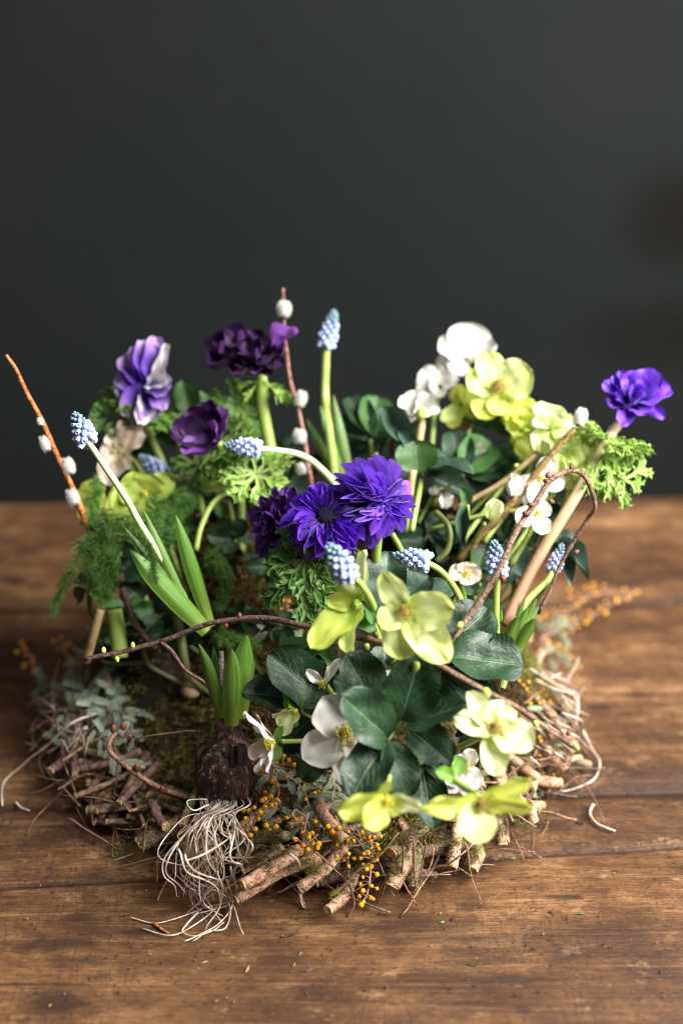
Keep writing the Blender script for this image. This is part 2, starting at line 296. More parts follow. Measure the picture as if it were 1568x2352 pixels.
sa = Z(5, 1859); sb = Z(1560, 1823); s2 = (sb.y-sa.y)/(sb.x-sa.x); e2 = (sa.y+s2*(-0.75-sa.x), sa.y+s2*(0.8-sa.x))
e3 = yl(1400, 1386, slope); ea = Z(5, 1157); eb = Z(1560, 1140); s4 = (eb.y-ea.y)/(eb.x-ea.x); e4 = (ea.y+s4*(-0.75-ea.x), ea.y+s4*(0.8-ea.x))
EDGES = (e1, e2, e3)
def wood_mat():
    m, nt, out = _mat('table_wood'); b = NB(nt); tc = b.n('TexCoord'); o = tc.outputs['Object']; oi = b.n('ObjectInfo')
    off = b.n('CombineXYZ'); b.set(off.inputs[0], b.math('MULTIPLY', oi.outputs['Random'], 9)); b.set(off.inputs[2], b.math('MULTIPLY', oi.outputs['Random'], 5))
    v = b.vmath('ADD', o, off.outputs[0])
    warp = b.noise(b.map(v, (2.5, 6, 1)), 1, 2)
    vy = b.n('CombineXYZ'); b.set(vy.inputs[1], b.math('MULTIPLY', warp, 0.035)); vw = b.vmath('ADD', v, vy.outputs[0])
    patch = b.noise(b.map(v, (5, 11, 1)), 1, 4, 0.6)
    streak = b.noise(b.map(vw, (2.2, 42, 1)), 1, 4, 0.6)
    grain = b.noise(b.map(vw, (9, 330, 1)), 1, 4, 0.65)
    fibre = b.noise(b.map(vw, (60, 900, 1)), 1, 3, 0.6)
    pits = b.noise(b.map(v, (260, 620, 1)), 1, 5, 0.7)
    saw = b.noise(b.map(v, (520, 70, 1)), 1, 4, 0.6)
    ring = b.noise(b.map(vw, (1.4, 130, 1)), 1, 3, 0.6)
    blot = b.noise(b.map(v, (16, 30, 1)), 1, 5, 0.7)
    f = b.math('ADD', b.math('MULTIPLY', patch, 0.30), b.math('ADD', b.math('MULTIPLY', streak, 0.18), b.math('ADD', b.math('MULTIPLY', grain, 0.14), b.math('ADD', b.math('MULTIPLY', ring, 0.10), b.math('MULTIPLY', blot, 0.38)))))
    col = b.ramp(f, [(0.42, (0.024, 0.009, 0.004)), (0.50, (0.060, 0.025, 0.009)), (0.58, (0.132, 0.061, 0.023)), (0.70, (0.34, 0.180, 0.078))])
    col = b.mix(b.math('MULTIPLY', b.sm(fibre, 0.48, 0.62), 0.55), col, (0.040, 0.017, 0.008))
    col = b.mix(b.math('MULTIPLY', b.sm(grain, 0.58, 0.70), 0.16), col, (0.36, 0.23, 0.12))
    col = b.mix(b.math('MULTIPLY', b.sm(pits, 0.57, 0.66), 0.7), col, (0.018, 0.008, 0.005))
    col = b.mix(b.math('MULTIPLY', b.sm(pits, 0.40, 0.30), 0.35), col, (0.42, 0.29, 0.19))
    worn = b.noise(b.map(v, (34, 60, 1)), 1, 7, 0.8)
    col = b.mix(b.math('MULTIPLY', b.sm(worn, 0.50, 0.64), 0.72), col, (0.045, 0.018, 0.008))
    col = b.mix(b.math('MULTIPLY', b.sm(worn, 0.44, 0.32), 0.45), col, (0.36, 0.225, 0.12))
    sc = b.noise(b.map(v, (700, 1100, 1)), 1, 3, 0.7)
    col = b.mix(b.math('MULTIPLY', b.sm(sc, 0.55, 0.7), 0.5), col, (0.03, 0.013, 0.007))
    brk = b.noise(b.map(v, (14, 14, 1)), 1, 3)
    col = b.mix(b.math('MULTIPLY', b.math('MULTIPLY', b.sm(saw, 0.52, 0.62), b.sm(brk, 0.45, 0.6)), 0.45), col, (0.03, 0.014, 0.008))
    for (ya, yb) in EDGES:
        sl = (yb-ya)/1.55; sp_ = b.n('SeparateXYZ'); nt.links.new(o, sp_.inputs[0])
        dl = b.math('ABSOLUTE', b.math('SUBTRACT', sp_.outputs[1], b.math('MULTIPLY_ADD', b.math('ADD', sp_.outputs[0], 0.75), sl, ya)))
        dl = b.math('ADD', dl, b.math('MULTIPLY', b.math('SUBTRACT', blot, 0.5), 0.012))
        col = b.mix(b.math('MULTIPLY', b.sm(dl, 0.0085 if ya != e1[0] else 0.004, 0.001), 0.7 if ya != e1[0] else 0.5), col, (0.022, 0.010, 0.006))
    wn = b.math('MULTIPLY', b.math('SUBTRACT', b.noise(b.map(v, (60, 160, 1)), 1, 3), 0.5), 1.6)
    for (sx, sy, rx, ry) in STAINS:
        c = Z(sx, sy)
        d = b.vmath('LENGTH', b.map(o, (1/rx, 1/ry, 0), (-c.x/rx, -c.y/ry, 0)))
        col = b.mix(b.math('MULTIPLY', b.sm(b.math('ADD', d, wn), 1.25, 0.3), 0.72 if ry < .012 else 0.4), col, (0.022, 0.009, 0.005))
    p = b.n('BsdfPrincipled'); b.set(p.inputs['Base Color'], col)
    b.set(p.inputs['Roughness'], b.math('MULTIPLY_ADD', patch, 0.35, b.math('MULTIPLY_ADD', pits, 0.3, 0.30)))
    p.inputs['Specular IOR Level'].default_value = 0.28
    h = b.math('ADD', b.math('MULTIPLY', grain, 0.8), b.math('ADD', b.math('MULTIPLY', fibre, 0.45), b.math('MULTIPLY', b.sm(pits, 0.68, 0.58), 0.5)))
    b.set(p.inputs['Normal'], b.bump(h, 0.8, 0.0010)); nt.links.new(p.outputs[0], out.inputs[0])
    return m
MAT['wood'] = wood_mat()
def wall_mat():
    m, nt, out = _mat('dark_wall_paint'); b = NB(nt); tc = b.n('TexCoord'); o = tc.outputs['Object']
    f = b.noise(b.map(o, (2.2, 2.2, 2.2)), 1, 4, 0.6)
    c = b.ramp(f, [(0.3, (0.0110, 0.0148, 0.0142)), (0.7, (0.0165, 0.0185, 0.0172))])
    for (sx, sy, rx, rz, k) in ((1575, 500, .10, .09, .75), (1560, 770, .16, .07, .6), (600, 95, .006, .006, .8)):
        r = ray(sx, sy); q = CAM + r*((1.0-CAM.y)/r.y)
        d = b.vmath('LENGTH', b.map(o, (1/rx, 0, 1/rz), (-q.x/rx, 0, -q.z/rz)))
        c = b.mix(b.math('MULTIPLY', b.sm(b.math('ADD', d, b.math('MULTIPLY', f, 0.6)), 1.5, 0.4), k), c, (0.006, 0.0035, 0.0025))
    p = b.n('BsdfPrincipled'); b.set(p.inputs['Base Color'], c); p.inputs['Roughness'].default_value = 0.75; p.inputs['Specular IOR Level'].default_value = 0.12
    b.set(p.inputs['Normal'], b.bump(b.noise(o, 30, 4), 0.15, 0.003)); nt.links.new(p.outputs[0], out.inputs[0])
    return m
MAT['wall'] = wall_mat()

# ------------------------------------------------------------------ object helpers
W = {}
def ident(): return Matrix.Identity(4)
def thing(name, label, cat, loc, group=None):
    o = bpy.data.objects.new(name, None); o.empty_display_size = 0.01; COL.objects.link(o); o.location = loc
    o['label'] = label; o['category'] = cat
    if group: o['group'] = group
    W[o] = Matrix.Translation(loc)
    return o
def link(name, me, parent, M, mat=None, kind=None):
    o = bpy.data.objects.new(name, me); COL.objects.link(o)
    if mat is not None and (len(me.materials) == 0): me.materials.append(MAT[mat])
    if mat is not None and me.materials[0] != MAT[mat]:
        o.material_slots[0].link = 'OBJECT'; o.material_slots[0].material = MAT[mat]
    if parent is not None:
        o.parent = parent; o.matrix_parent_inverse = W[parent].inverted()
    o.matrix_basis = M; W[o] = M
    if kind: o['kind'] = kind
    return o
def mesh(name, vs, fs, uv=None, smooth=True):
    me = bpy.data.meshes.new(name); me.from_pydata([tuple(v) for v in vs], [], fs)
    if uv is not None:
        l = me.uv_layers.new(name='UVMap'); buf = []
        for p in me.polygons:
            for vi in p.vertices: buf += list(uv[vi])
        l.data.foreach_set('uv', buf)
    if smooth: me.polygons.foreach_set('use_smooth', [True]*len(me.polygons))
    me.update(); return me

def tube_geo(pts, rads, seg=8, cap=True, rough=0.0, vs=None, fs=None, uv=None, fcap=None):
    vs = [] if vs is None else vs; fs = [] if fs is None else fs; uv = [] if uv is None else uv
    base = len(vs); n = len(pts); ref = None; sd = R.random()*100
    for i, p in enumerate(pts):
        t = (pts[min(i+1, n-1)]-pts[max(i-1, 0)])
        t = t.normalized() if t.length > 1e-9 else Vector((0, 0, 1))
        if ref is None:
            ref = t.cross(Vector((0, 0, 1)))
            if ref.length < 0.05: ref = t.cross(Vector((1, 0, 0)))
            ref.normalize()
        ref = (ref - t*ref.dot(t)).normalized(); bi = t.cross(ref)
        r = rads[i] if isinstance(rads, (list, tuple)) else rads
        for k in range(seg):
            a = 2*math.pi*k/seg
            rr = r
            if rough: rr = r*(1+rough*noise.noise(Vector((math.cos(a)*1.3+sd, math.sin(a)*1.3, i*0.55))))
            vs.append(p + ref*math.cos(a)*rr + bi*math.sin(a)*rr); uv.append((k/seg, i/max(1, n-1)))
    for i in range(n-1):
        for k in range(seg):
            a = base+i*seg+k; c = base+i*seg+(k+1) % seg
            fs.append((a, c, c+seg, a+seg))
    if cap:
        fs.append(tuple(base+k for k in range(seg))[::-1]); fs.append(tuple(base+(n-1)*seg+k for k in range(seg)))
    return vs, fs, uv
def rads_for(n, r0, r1):
    return [r0+(r1-r0)*i/max(1, n-1) for i in range(n)]
def tube(name, pts, r0, r1, mat, parent, seg=8, n=6, rough=0.0, kind=None, wob=0.0):
    cp = crom(pts, n)
    if wob: cp = [p + Vector((noise.noise(p*45+Vector((1, 7, 3))), noise.noise(p*45+Vector((9, 2, 5))), noise.noise(p*45)))*wob if 0 < i < len(cp)-1 else p for i, p in enumerate(cp)]
    o0 = cp[0].copy(); cp = [p-o0 for p in cp]
    vs, fs, uv = tube_geo(cp, rads_for(len(cp), r0, r1), seg, True, rough)
    return link(name, mesh(name, vs, fs, uv), parent, Matrix.Translation(o0), mat)

# blade meshes: unit length along +Y, unit width, face +Z
def outline(kind, v):
    if kind == 'petal': return 0.5*max(0.0, 1-abs(2*min(1, (v*0.90+0.10)**1.22)-1)**(2.3 if v < .6 else 2.3-0.9*(v-.6)/.4))**0.5
    if kind == 'round': return 0.5*max(0.0, math.sin(math.pi*(v**1.0*0.92+0.04)))**0.5
    if kind == 'leaf': return 0.5*max(0.0, 1-abs(2*v**1.06-1)**2.5)**0.5
    if kind == 'lance': return 0.5*max(0.0, math.sin(math.pi*(v*0.93+0.05)**0.85))**0.8
    if kind == 'strip': return 0.5*max(0.0, math.sin(math.pi*(v*0.90+0.08)**1.35))**0.6
    if kind == 'strap': return 0.5*(0.66+0.34*math.sin(math.pi*min(1,v*.95)**1.0))*max(0.0, 1-v**5)**0.55*(1-0.30*max(0, v-0.75)/0.25)
    return 0.5
def blade(name, kind, nx=8, ny=14, cup=0.2, curl=0.1, ruf=0.03, serr=0.0, fold=0.0, seed=0, notch=0.0, thick=0.0, twist=0.0):
    rr = random.Random(seed); vs, uv, fs = [], [], []
    sd = rr.random()*50; asym = rr.uniform(-0.08, 0.08)
    teeth = 17
    for j in range(ny+1):
        v = j/ny; wv = outline(kind, v)
        wv *= 1+0.05*noise.noise(Vector((sd, v*3, 0)))
        for i in range(nx+1):
            u = i/nx; s = 2*u-1
            x = s*wv + asym*math.sin(math.pi*v)*0.5
            edge = abs(s)**3
            y = v
            if serr: 
                ph = (v*teeth) % 1.0
                x += (1 if s > 0 else -1)*edge*serr*(ph-0.3)*min(1, 4*(1-v))*min(1, 4*v)
            if notch: y -= notch*math.exp(-(s*3)**2)*v**6
            y += 0.03*edge*0
            z = cup*(s*s)*wv*2*0.5 + curl*v*v*(1 if curl >= 0 else 1) + fold*abs(s)*wv*2
            z += ruf*edge*math.sin(v*11+sd+ (2 if s > 0 else 0)) + ruf*1.2*noise.noise(Vector((s*1.6+sd, v*2.6, 1.0)))
            if kind in ('petal', 'round'): y += 0.02*noise.noise(Vector((s*4, sd, v*2)))*v
            if kind in ('petal', 'round'): z += 0.010*noise.noise(Vector((s*5.5+sd, v*1.8, 4.0)))+0.006*noise.noise(Vector((s*12, v*5, sd)))
            if kind == 'leaf': z += 0.014*noise.noise(Vector((s*4+sd, v*5, 4.0)))+0.006*noise.noise(Vector((s*11, v*13, sd)))
            if twist:
                a = twist*v; x, z = x*math.cos(a)-z*math.sin(a), x*math.sin(a)+z*math.cos(a)
            vs.append(Vector((x, y, z))); uv.append((u, v))
    for j in range(ny):
        for i in range(nx):
            a = j*(nx+1)+i; fs.append((a, a+1, a+nx+2, a+nx+1))
    if thick:
        n0 = len(vs)
        for k in range(n0):
            s = 2*uv[k][0]-1; v = uv[k][1]
            vs.append(vs[k]-Vector((0, 0, thick*(1-abs(s)**4)*(1-v**4)))); uv.append(uv[k])
        for j in range(ny):
            for i in range(nx):
                a = n0+j*(nx+1)+i; fs.append((a, a+nx+1, a+nx+2, a+1))
        for j in range(ny):
            a = j*(nx+1); fs.append((a, a+nx+1, n0+a+nx+1, n0+a))
            a = j*(nx+1)+nx; fs.append((a, n0+a, n0+a+nx+1, a+nx+1))
    return mesh(name, vs, fs, uv)
BL = {}
def variants(key, n, **kw):
    k = kw.pop('kind'); BL[key] = [blade(key, k, seed=hash_(key)+i*7, **kw) for i in range(n)]
def hash_(s): return sum(ord(c)*(i+1) for i, c in enumerate(s))
variants('petal', 5, kind='petal', nx=16, ny=18, cup=0.20, curl=0.05, ruf=0.05)
variants('petal_flat', 4, kind='petal', nx=16, ny=18, cup=0.20, curl=-0.08, ruf=0.065, notch=0.04)
variants('round', 4, kind='round', nx=14, ny=16, cup=0.38, curl=0.12, ruf=0.07)
variants('ruffled', 4, kind='round', nx=12, ny=14, cup=0.5, curl=0.15, ruf=0.13)
variants('leaf', 5, kind='leaf', nx=12, ny=68, cup=0.16, curl=-0.10, ruf=0.05, serr=0.026, fold=0.07)
variants('leaf_plain', 3, kind='leaf', nx=8, ny=16, cup=0.15, curl=-0.12, ruf=0.04, fold=0.15)
variants('lance', 3, kind='lance', nx=6, ny=14, cup=0.3, curl=-0.12, ruf=0.05, fold=0.2)
variants('strip', 4, kind='strip', nx=5, ny=9, cup=0.7, curl=-0.10, ruf=0.05, notch=0.03)
variants('strip_up', 4, kind='strip', nx=5, ny=9, cup=0.9, curl=0.22, ruf=0.05, notch=0.03)
variants('strap', 3, kind='strap', nx=8, ny=22, cup=-0.55, curl=0.02, ruf=0.01, thick=0.10)
variants('needle_leaf', 2, kind='strap', nx=6, ny=18, cup=0.9, curl=-0.05, ruf=0.01, thick=0.03)

def place(name, me, parent, base, tip, width, up, mat, roll=0.0, zs=None):
    Y = tip-base; L = Y.length; Yn = Y/L
    Zv = up - Yn*up.dot(Yn)
    if Zv.length < 1e-4: Zv = Yn.orthogonal()
    Zv.normalize()
    if roll: Zv = Matrix.Rotation(roll, 3, Yn) @ Zv
    X = Yn.cross(Zv)
    M = Matrix(((X.x*width, Yn.x*L, Zv.x*(zs or L), base.x), (X.y*width, Yn.y*L, Zv.y*(zs or L), base.y), (X.z*width, Yn.z*L, Zv.z*(zs or L), base.z), (0, 0, 0, 1)))
    return link(name, me, parent, M, mat)
def pick(key, r=R): return BL[key][r.randrange(len(BL[key]))]
def frame(dirv, up=None):
    Zv = dirv.normalized(); X = (up or Vector((0, 0, 1))).cross(Zv)
    if X.length < 1e-3: X = Vector((1, 0, 0)).cross(Zv)
    X.normalize(); Y = Zv.cross(X)
    return X, Y, Zv

# solids ------------------------------------------------------------
def lathe(name, prof, seg=12, bumpy=0.0, seed=0):
    vs, fs, uv = [], [], []; n = len(prof)
    for j, (r, z) in enumerate(prof):
        for k in range(seg):
            a = 2*math.pi*k/seg; rr = r
            if bumpy: rr *= 1+bumpy*noise.noise(Vector((math.cos(a)*1.5+seed, math.sin(a)*1.5, z*2.5)))
            vs.append(Vector((rr*math.cos(a), rr*math.sin(a), z))); uv.append((k/seg, j/(n-1)))
    for j in range(n-1):
        for k in range(seg):
            a = j*seg+k; c = j*seg+(k+1) % seg; fs.append((a, c, c+seg, a+seg))
    fs.append(tuple(range(seg))[::-1]); fs.append(tuple((n-1)*seg+k for k in range(seg)))
    return mesh(name, vs, fs, uv)
ME = {}
ME['floret'] = lathe('floret', [(0.10, 0), (0.30, 0.08), (0.44, 0.28), (0.47, 0.5), (0.42, 0.74), (0.32, 0.88), (0.33, 0.95), (0.31, 1.0), (0.2, 0.97), (0.12, 0.85)], 10)
ME['floret_bud'] = lathe('floret_bud', [(0.12, 0), (0.36, 0.15), (0.46, 0.45), (0.36, 0.8), (0.14, 0.98), (0.02, 1.0)], 8)
ME['bud'] = lathe('bud', [(0.25, 0), (0.46, 0.2), (0.5, 0.45), (0.38, 0.75), (0.16, 0.95), (0.02, 1.0)], 10, 0.15)
def ico(name, sub, f):
    import bmesh
    bm = bmesh.new(); bmesh.ops.create_icosphere(bm, subdivisions=sub, radius=1.0)
    for v in bm.verts: v.co = v.co*f(v.co)
    me = bpy.data.meshes.new(name); bm.to_mesh(me); bm.free()
    me.polygons.foreach_set('use_smooth', [True]*len(me.polygons)); return me
def lump(sd):
    cs = []
    for i in range(16):
        ph = math.acos(1-2*(i+.5)/16); th = math.pi*(1+5**.5)*i + sd
        cs.append(Vector((math.cos(th)*math.sin(ph), math.sin(th)*math.sin(ph), math.cos(ph))))
    return lambda c: 0.80+0.24*max(0.0, (max(c.dot(k) for k in cs)-0.84)/0.16)**0.5
ME['pompoms'] = [ico('pompom', 3, lump(s)) for s in (0, 1.3, 2.9)]
def catkin_mesh(sd):
    rr = random.Random(sd); vs, fs, uv = [], [], []
    prof = [(0.02, -0.5), (0.22, -0.46), (0.38, -0.3), (0.44, -0.05), (0.40, 0.2), (0.28, 0.4), (0.12, 0.49), (0.01, 0.51)]
    seg = 14
    for j, (r, z) in enumerate(prof):
        for k in range(seg):
            a = 2*math.pi*k/seg; q = r*(1+0.1*noise.noise(Vector((math.cos(a)*2+sd, math.sin(a)*2, z*4))))
            vs.append(Vector((q*math.cos(a), q*math.sin(a), z)))
    for j in range(len(prof)-1):
        for k in range(seg):
            a = j*seg+k; c = j*seg+(k+1) % seg; fs.append((a, c, c+seg, a+seg))
    for i in range(2600):
        z = rr.uniform(-0.45, 0.48); a = rr.uniform(0, 6.283); q = 0.42*math.sqrt(max(0.02, 1-(z/0.52)**2))
        p = Vector((q*math.cos(a), q*math.sin(a), z)); nrm = Vector((math.cos(a), math.sin(a), z*1.6+0.7)).normalized()
        nrm = (nrm+Vector((rr.gauss(0, .25), rr.gauss(0, .25), rr.gauss(0, .25)))).normalized()
        t = nrm.orthogonal().normalized()*0.007; l = rr.uniform(0.08, 0.26); b0 = len(vs)
        vs += [p-t, p+t, p+nrm*l]; fs.append((b0, b0+1, b0+2))
    return mesh('catkin', vs, fs)
ME['catkins'] = [catkin_mesh(1), catkin_mesh(5)]
def stamen_mesh(sd, n=46, spread=0.9, fil=True, dense=0.1):
    rr = random.Random(sd); vs, fs, uv = [], [], []
    for i in range(n):
        a = rr.uniform(0, 6.283); t = spread*math.sqrt(rr.random()); L = rr.uniform(0.55, 1.0)
        d = Vector((math.sin(t)*math.cos(a), math.sin(t)*math.sin(a), math.cos(t)))
        side = d.orthogonal().normalized()*0.16*rr.uniform(-1, 1)
        p0 = Vector((math.cos(a), math.sin(a), 0))*0.12; p1 = d*L; pm = (p0+p1)/2+side
        pts = crom([p0, pm, p1], 2)
        if fil: tube_geo(pts, 0.013, 4, False, 0, vs, fs, uv)
        dd = (Vector((rr.gauss(0, 1), rr.gauss(0, 1), rr.gauss(0, 1)))).normalized()
        tube_geo([p1-dd*0.09, p1-dd*0.04, p1+dd*0.04, p1+dd*0.09], [0.02, 0.048, 0.048, 0.02], 6, True, 0, vs, fs, uv)
    for k in range(5):
        a = k*1.2566; tube_geo([Vector((0.06*math.cos(a), 0.06*math.sin(a), 0)), Vector((0.10*math.cos(a), 0.10*math.sin(a), 0.45)), Vector((0.22*math.cos(a), 0.22*math.sin(a), 0.8))], [0.09, 0.06, 0.02], 6, True, 0, vs, fs, uv)
    return mesh('stamens', vs, fs, uv)
ME['stamens'] = [stamen_mesh(3), stamen_mesh(8, 40, 1.2)]
ME['eye_ring'] = [stamen_mesh(31, 120, 1.45)]
# feathery, deeply cut bract
def dissected(sd):
    rr = random.Random(sd); vs, fs, uv = [], [], []
    def strip(p, ang, L, wd, lift, t0):
        n = 6; b0 = len(vs); x, y = p.x, p.y; a = ang; bend = rr.uniform(-0.5, 0.5)
        pts = []
        for i in range(n+1):
            t = i/n; z = p.z + lift*math.sin(t*2.2)*L
            wv = wd*(0.55+0.9*math.sin(math.pi*min(1, t+0.12)))*(1-t**3)
            nx, ny = -math.sin(a), math.cos(a)
            vs.append(Vector((x-nx*wv, y-ny*wv, z+abs(wv)*0.6))); vs.append(Vector((x, y, z))); vs.append(Vector((x+nx*wv, y+ny*wv, z+abs(wv)*0.6)))
            for q in (0, .5, 1): uv.append((q, min(1, t0+t*0.5)))
            pts.append(Vector((x, y, z)))
            x += math.cos(a)*L/n; y += math.sin(a)*L/n; a += bend/n
        for i in range(n):
            for q in (0, 1):
                k = b0+i*3+q; fs.append((k, k+1, k+4, k+3))
        return pts
    main = strip(Vector((0, 0, 0)), math.pi/2, 0.98, 0.055, 0.15, 0.0)
    for (i, L) in ((2, 0.52), (3, 0.50), (4, 0.40), (5, 0.26)):
        for s in (-1, 1):
            p2 = strip(main[i], math.pi/2+s*rr.uniform(0.6, 0.9), L*rr.uniform(0.9, 1.25), 0.05, rr.uniform(-.1, .4), 0.3)
            if L > 0.3:
                for s2 in (-1, 1):
                    for ii in (2, 4):
                        strip(p2[ii], math.pi/2+s*0.75+s2*rr.uniform(0.5, 0.8), L*rr.uniform(0.35, 0.6), 0.036, rr.uniform(-.3, .5), 0.5)
    return mesh('bract', vs, fs, uv)
BL['bract'] = [dissected(i) for i in (2, 5, 9)]
# feather of an acacia leaf
def pinna(sd, n=12):
    rr = random.Random(sd); vs, fs, uv = [], [], []
    cur = rr.uniform(-0.25, 0.25)
    ax = lambda t: Vector((cur*t*t, t, 0.12*math.sin(t*3)))
    tube_geo([ax(i/6) for i in range(7)], 0.012, 4, True, 0, vs, fs, uv)
    for i in range(n):
        t = 0.06+0.93*i/n; L = 0.24*(0.55+0.45*math.sin(math.pi*(0.15+0.8*t)))
        for s in (-1, 1):
            p = ax(t); a = rr.uniform(0.95, 1.15); d = Vector((s*math.sin(a), math.cos(a), rr.uniform(0.0, 0.35))).normalized()
            nn = d.cross(Vector((0, 0, 1))).normalized()*0.022; b0 = len(vs)
            vs.extend([p, p+d*L*0.35-nn, p+d*L*0.8-nn*0.8, p+d*L, p+d*L*0.8+nn*0.8, p+d*L*0.35+nn]); uv.extend([(0, 0)]*6)
            fs.append((b0, b0+1, b0+2, b0+3)); fs.append((b0, b0+3, b0+4, b0+5))
    return mesh('pinna', vs, fs, uv)
BL['pinna'] = [pinna(i) for i in (1, 4, 6, 8)]

# ------------------------------------------------------------------ setting: table, wall, floor
table = thing('table', 'worn brown wooden plank table under the flower arrangement', 'table', Vector((0, 0.05, 0)))
def plank(x0, ya, yb, yc, yd, th=0.032):
    """ya,yb front edge at left/right, yc,yd back edge at left/right"""
    L, Rr = -0.75, 0.80; nx = 60; vs, fs = [], []
    sd = R.random()*50
    rows = []
    bev = 0.0012
    for (side) in range(2):
        pass
    prof = [(0, -th), (0, -bev), (bev, 0)]
    for i in range(nx+1):
        t = i/nx; x = L+(Rr-L)*t; yf = ya+(yb-ya)*t; ybk = yc+(yd-yc)*t
        wf = 0.0012*noise.noise(Vector((x*14, sd, 0))) + 0.0005*noise.noise(Vector((x*90, sd, 0))); wb = 0.0012*noise.noise(Vector((x*14, sd, 9)))
        r = [(yf+wf, -th), (yf+wf, -bev), (yf+wf+bev*1.5, -0.0002)]
        for k in range(1, 7):
            q = k/7; yy = yf+(ybk-yf)*q; r.append((yy, 0.0006*noise.noise(Vector((x*5, yy*20, sd)))))
        r += [(ybk+wb-bev*1.5, -0.0002), (ybk+wb, -bev), (ybk+wb, -th)]
        for (yy, zz) in r: vs.append(Vector((x, yy, zz)))
        rows.append(len(r))
    m = rows[0]
    for i in range(nx):
        for k in range(m-1):
            a = i*m+k; fs.append((a, a+m, a+m+1, a+1))
        fs.append((i*m+m-1, (i+1)*m+m-1, (i+1)*m, i*m))
    fs.append(tuple(range(m))); fs.append(tuple(nx*m+k for k in range(m))[::-1])
    me = mesh('plank', vs, fs, None, True)
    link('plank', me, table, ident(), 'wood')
g = 0.0012
plank(0, e0[0], e0[1], e1[0]-g*0.4, e1[1]-g*0.4); plank(0, e1[0]+g*0.4, e1[1]+g*0.4, e2[0]-g, e2[1]-g)
plank(0, e2[0]+g, e2[1]+g, e3[0]-g, e3[1]-g); plank(0, e3[0]+g, e3[1]+g, e4[0], e4[1])
MAT['joint_dark'] = bark_mat('joint_strip', (0.010, 0.006, 0.004), (0.022, 0.013, 0.008))
for (ya, yb, hw) in ((e1[0], e1[1], .0013), (e2[0], e2[1], .0022), (e3[0], e3[1], .0022)):  # dark strips added in the plank gaps so the seams come out dark
    me = mesh('joint_strip', [Vector((-.75, ya-hw, -.0045)), Vector((.8, yb-hw, -.0045)), Vector((.8, yb+hw, -.0045)), Vector((-.75, ya+hw, -.0045)), Vector((-.75, ya-hw, -.02)), Vector((.8, yb-hw, -.02)), Vector((.8, yb+hw, -.02)), Vector((-.75, ya+hw, -.02))], [(0, 1, 2, 3), (4, 7, 6, 5), (0, 4, 5, 1), (2, 6, 7, 3)], None, False)
    link('joint_strip', me, table, ident(), 'joint_dark')
for lx, ly in ((-0.68, -0.52), (0.72, -0.52), (-0.68, 0.30), (0.72, 0.32)):
    vs, fs, uv = tube_geo([Vector((lx, ly, -0.74)), Vector((lx, ly, -0.4)), Vector((lx, ly, -0.033))], [0.03, 0.036, 0.04], 4)
    link('leg', mesh('leg', vs, fs, uv, False), table, ident(), 'wood')
def sheet(name, pts, mat):
    me = mesh(name, pts, [tuple(range(len(pts)))], None, False); o = link(name, me, None, ident(), mat); o['kind'] = 'structure'; return o
WY = 1.0
vs = []; fs = []
for (x0, x1, y0, y1, z0, z1) in ((-4, 4, WY, WY+0.15, -0.75, 3.0),):
    vs = [Vector((x, y, z)) for x in (x0, x1) for y in (y0, y1) for z in (z0, z1)]
    fs = [(0, 1, 3, 2), (4, 6, 7, 5), (0, 4, 5, 1), (2, 3, 7, 6), (0, 2, 6, 4), (1, 5, 7, 3)]
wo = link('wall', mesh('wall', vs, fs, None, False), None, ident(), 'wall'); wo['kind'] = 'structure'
MAT['floor'] = bark_mat('dark_floor', (0.05, 0.04, 0.035), (0.09, 0.07, 0.06))
sheet('floor', [Vector((-4, -3, -0.752)), Vector((4, -3, -0.752)), Vector((4, WY, -0.752)), Vector((-4, WY, -0.752))], 'floor')

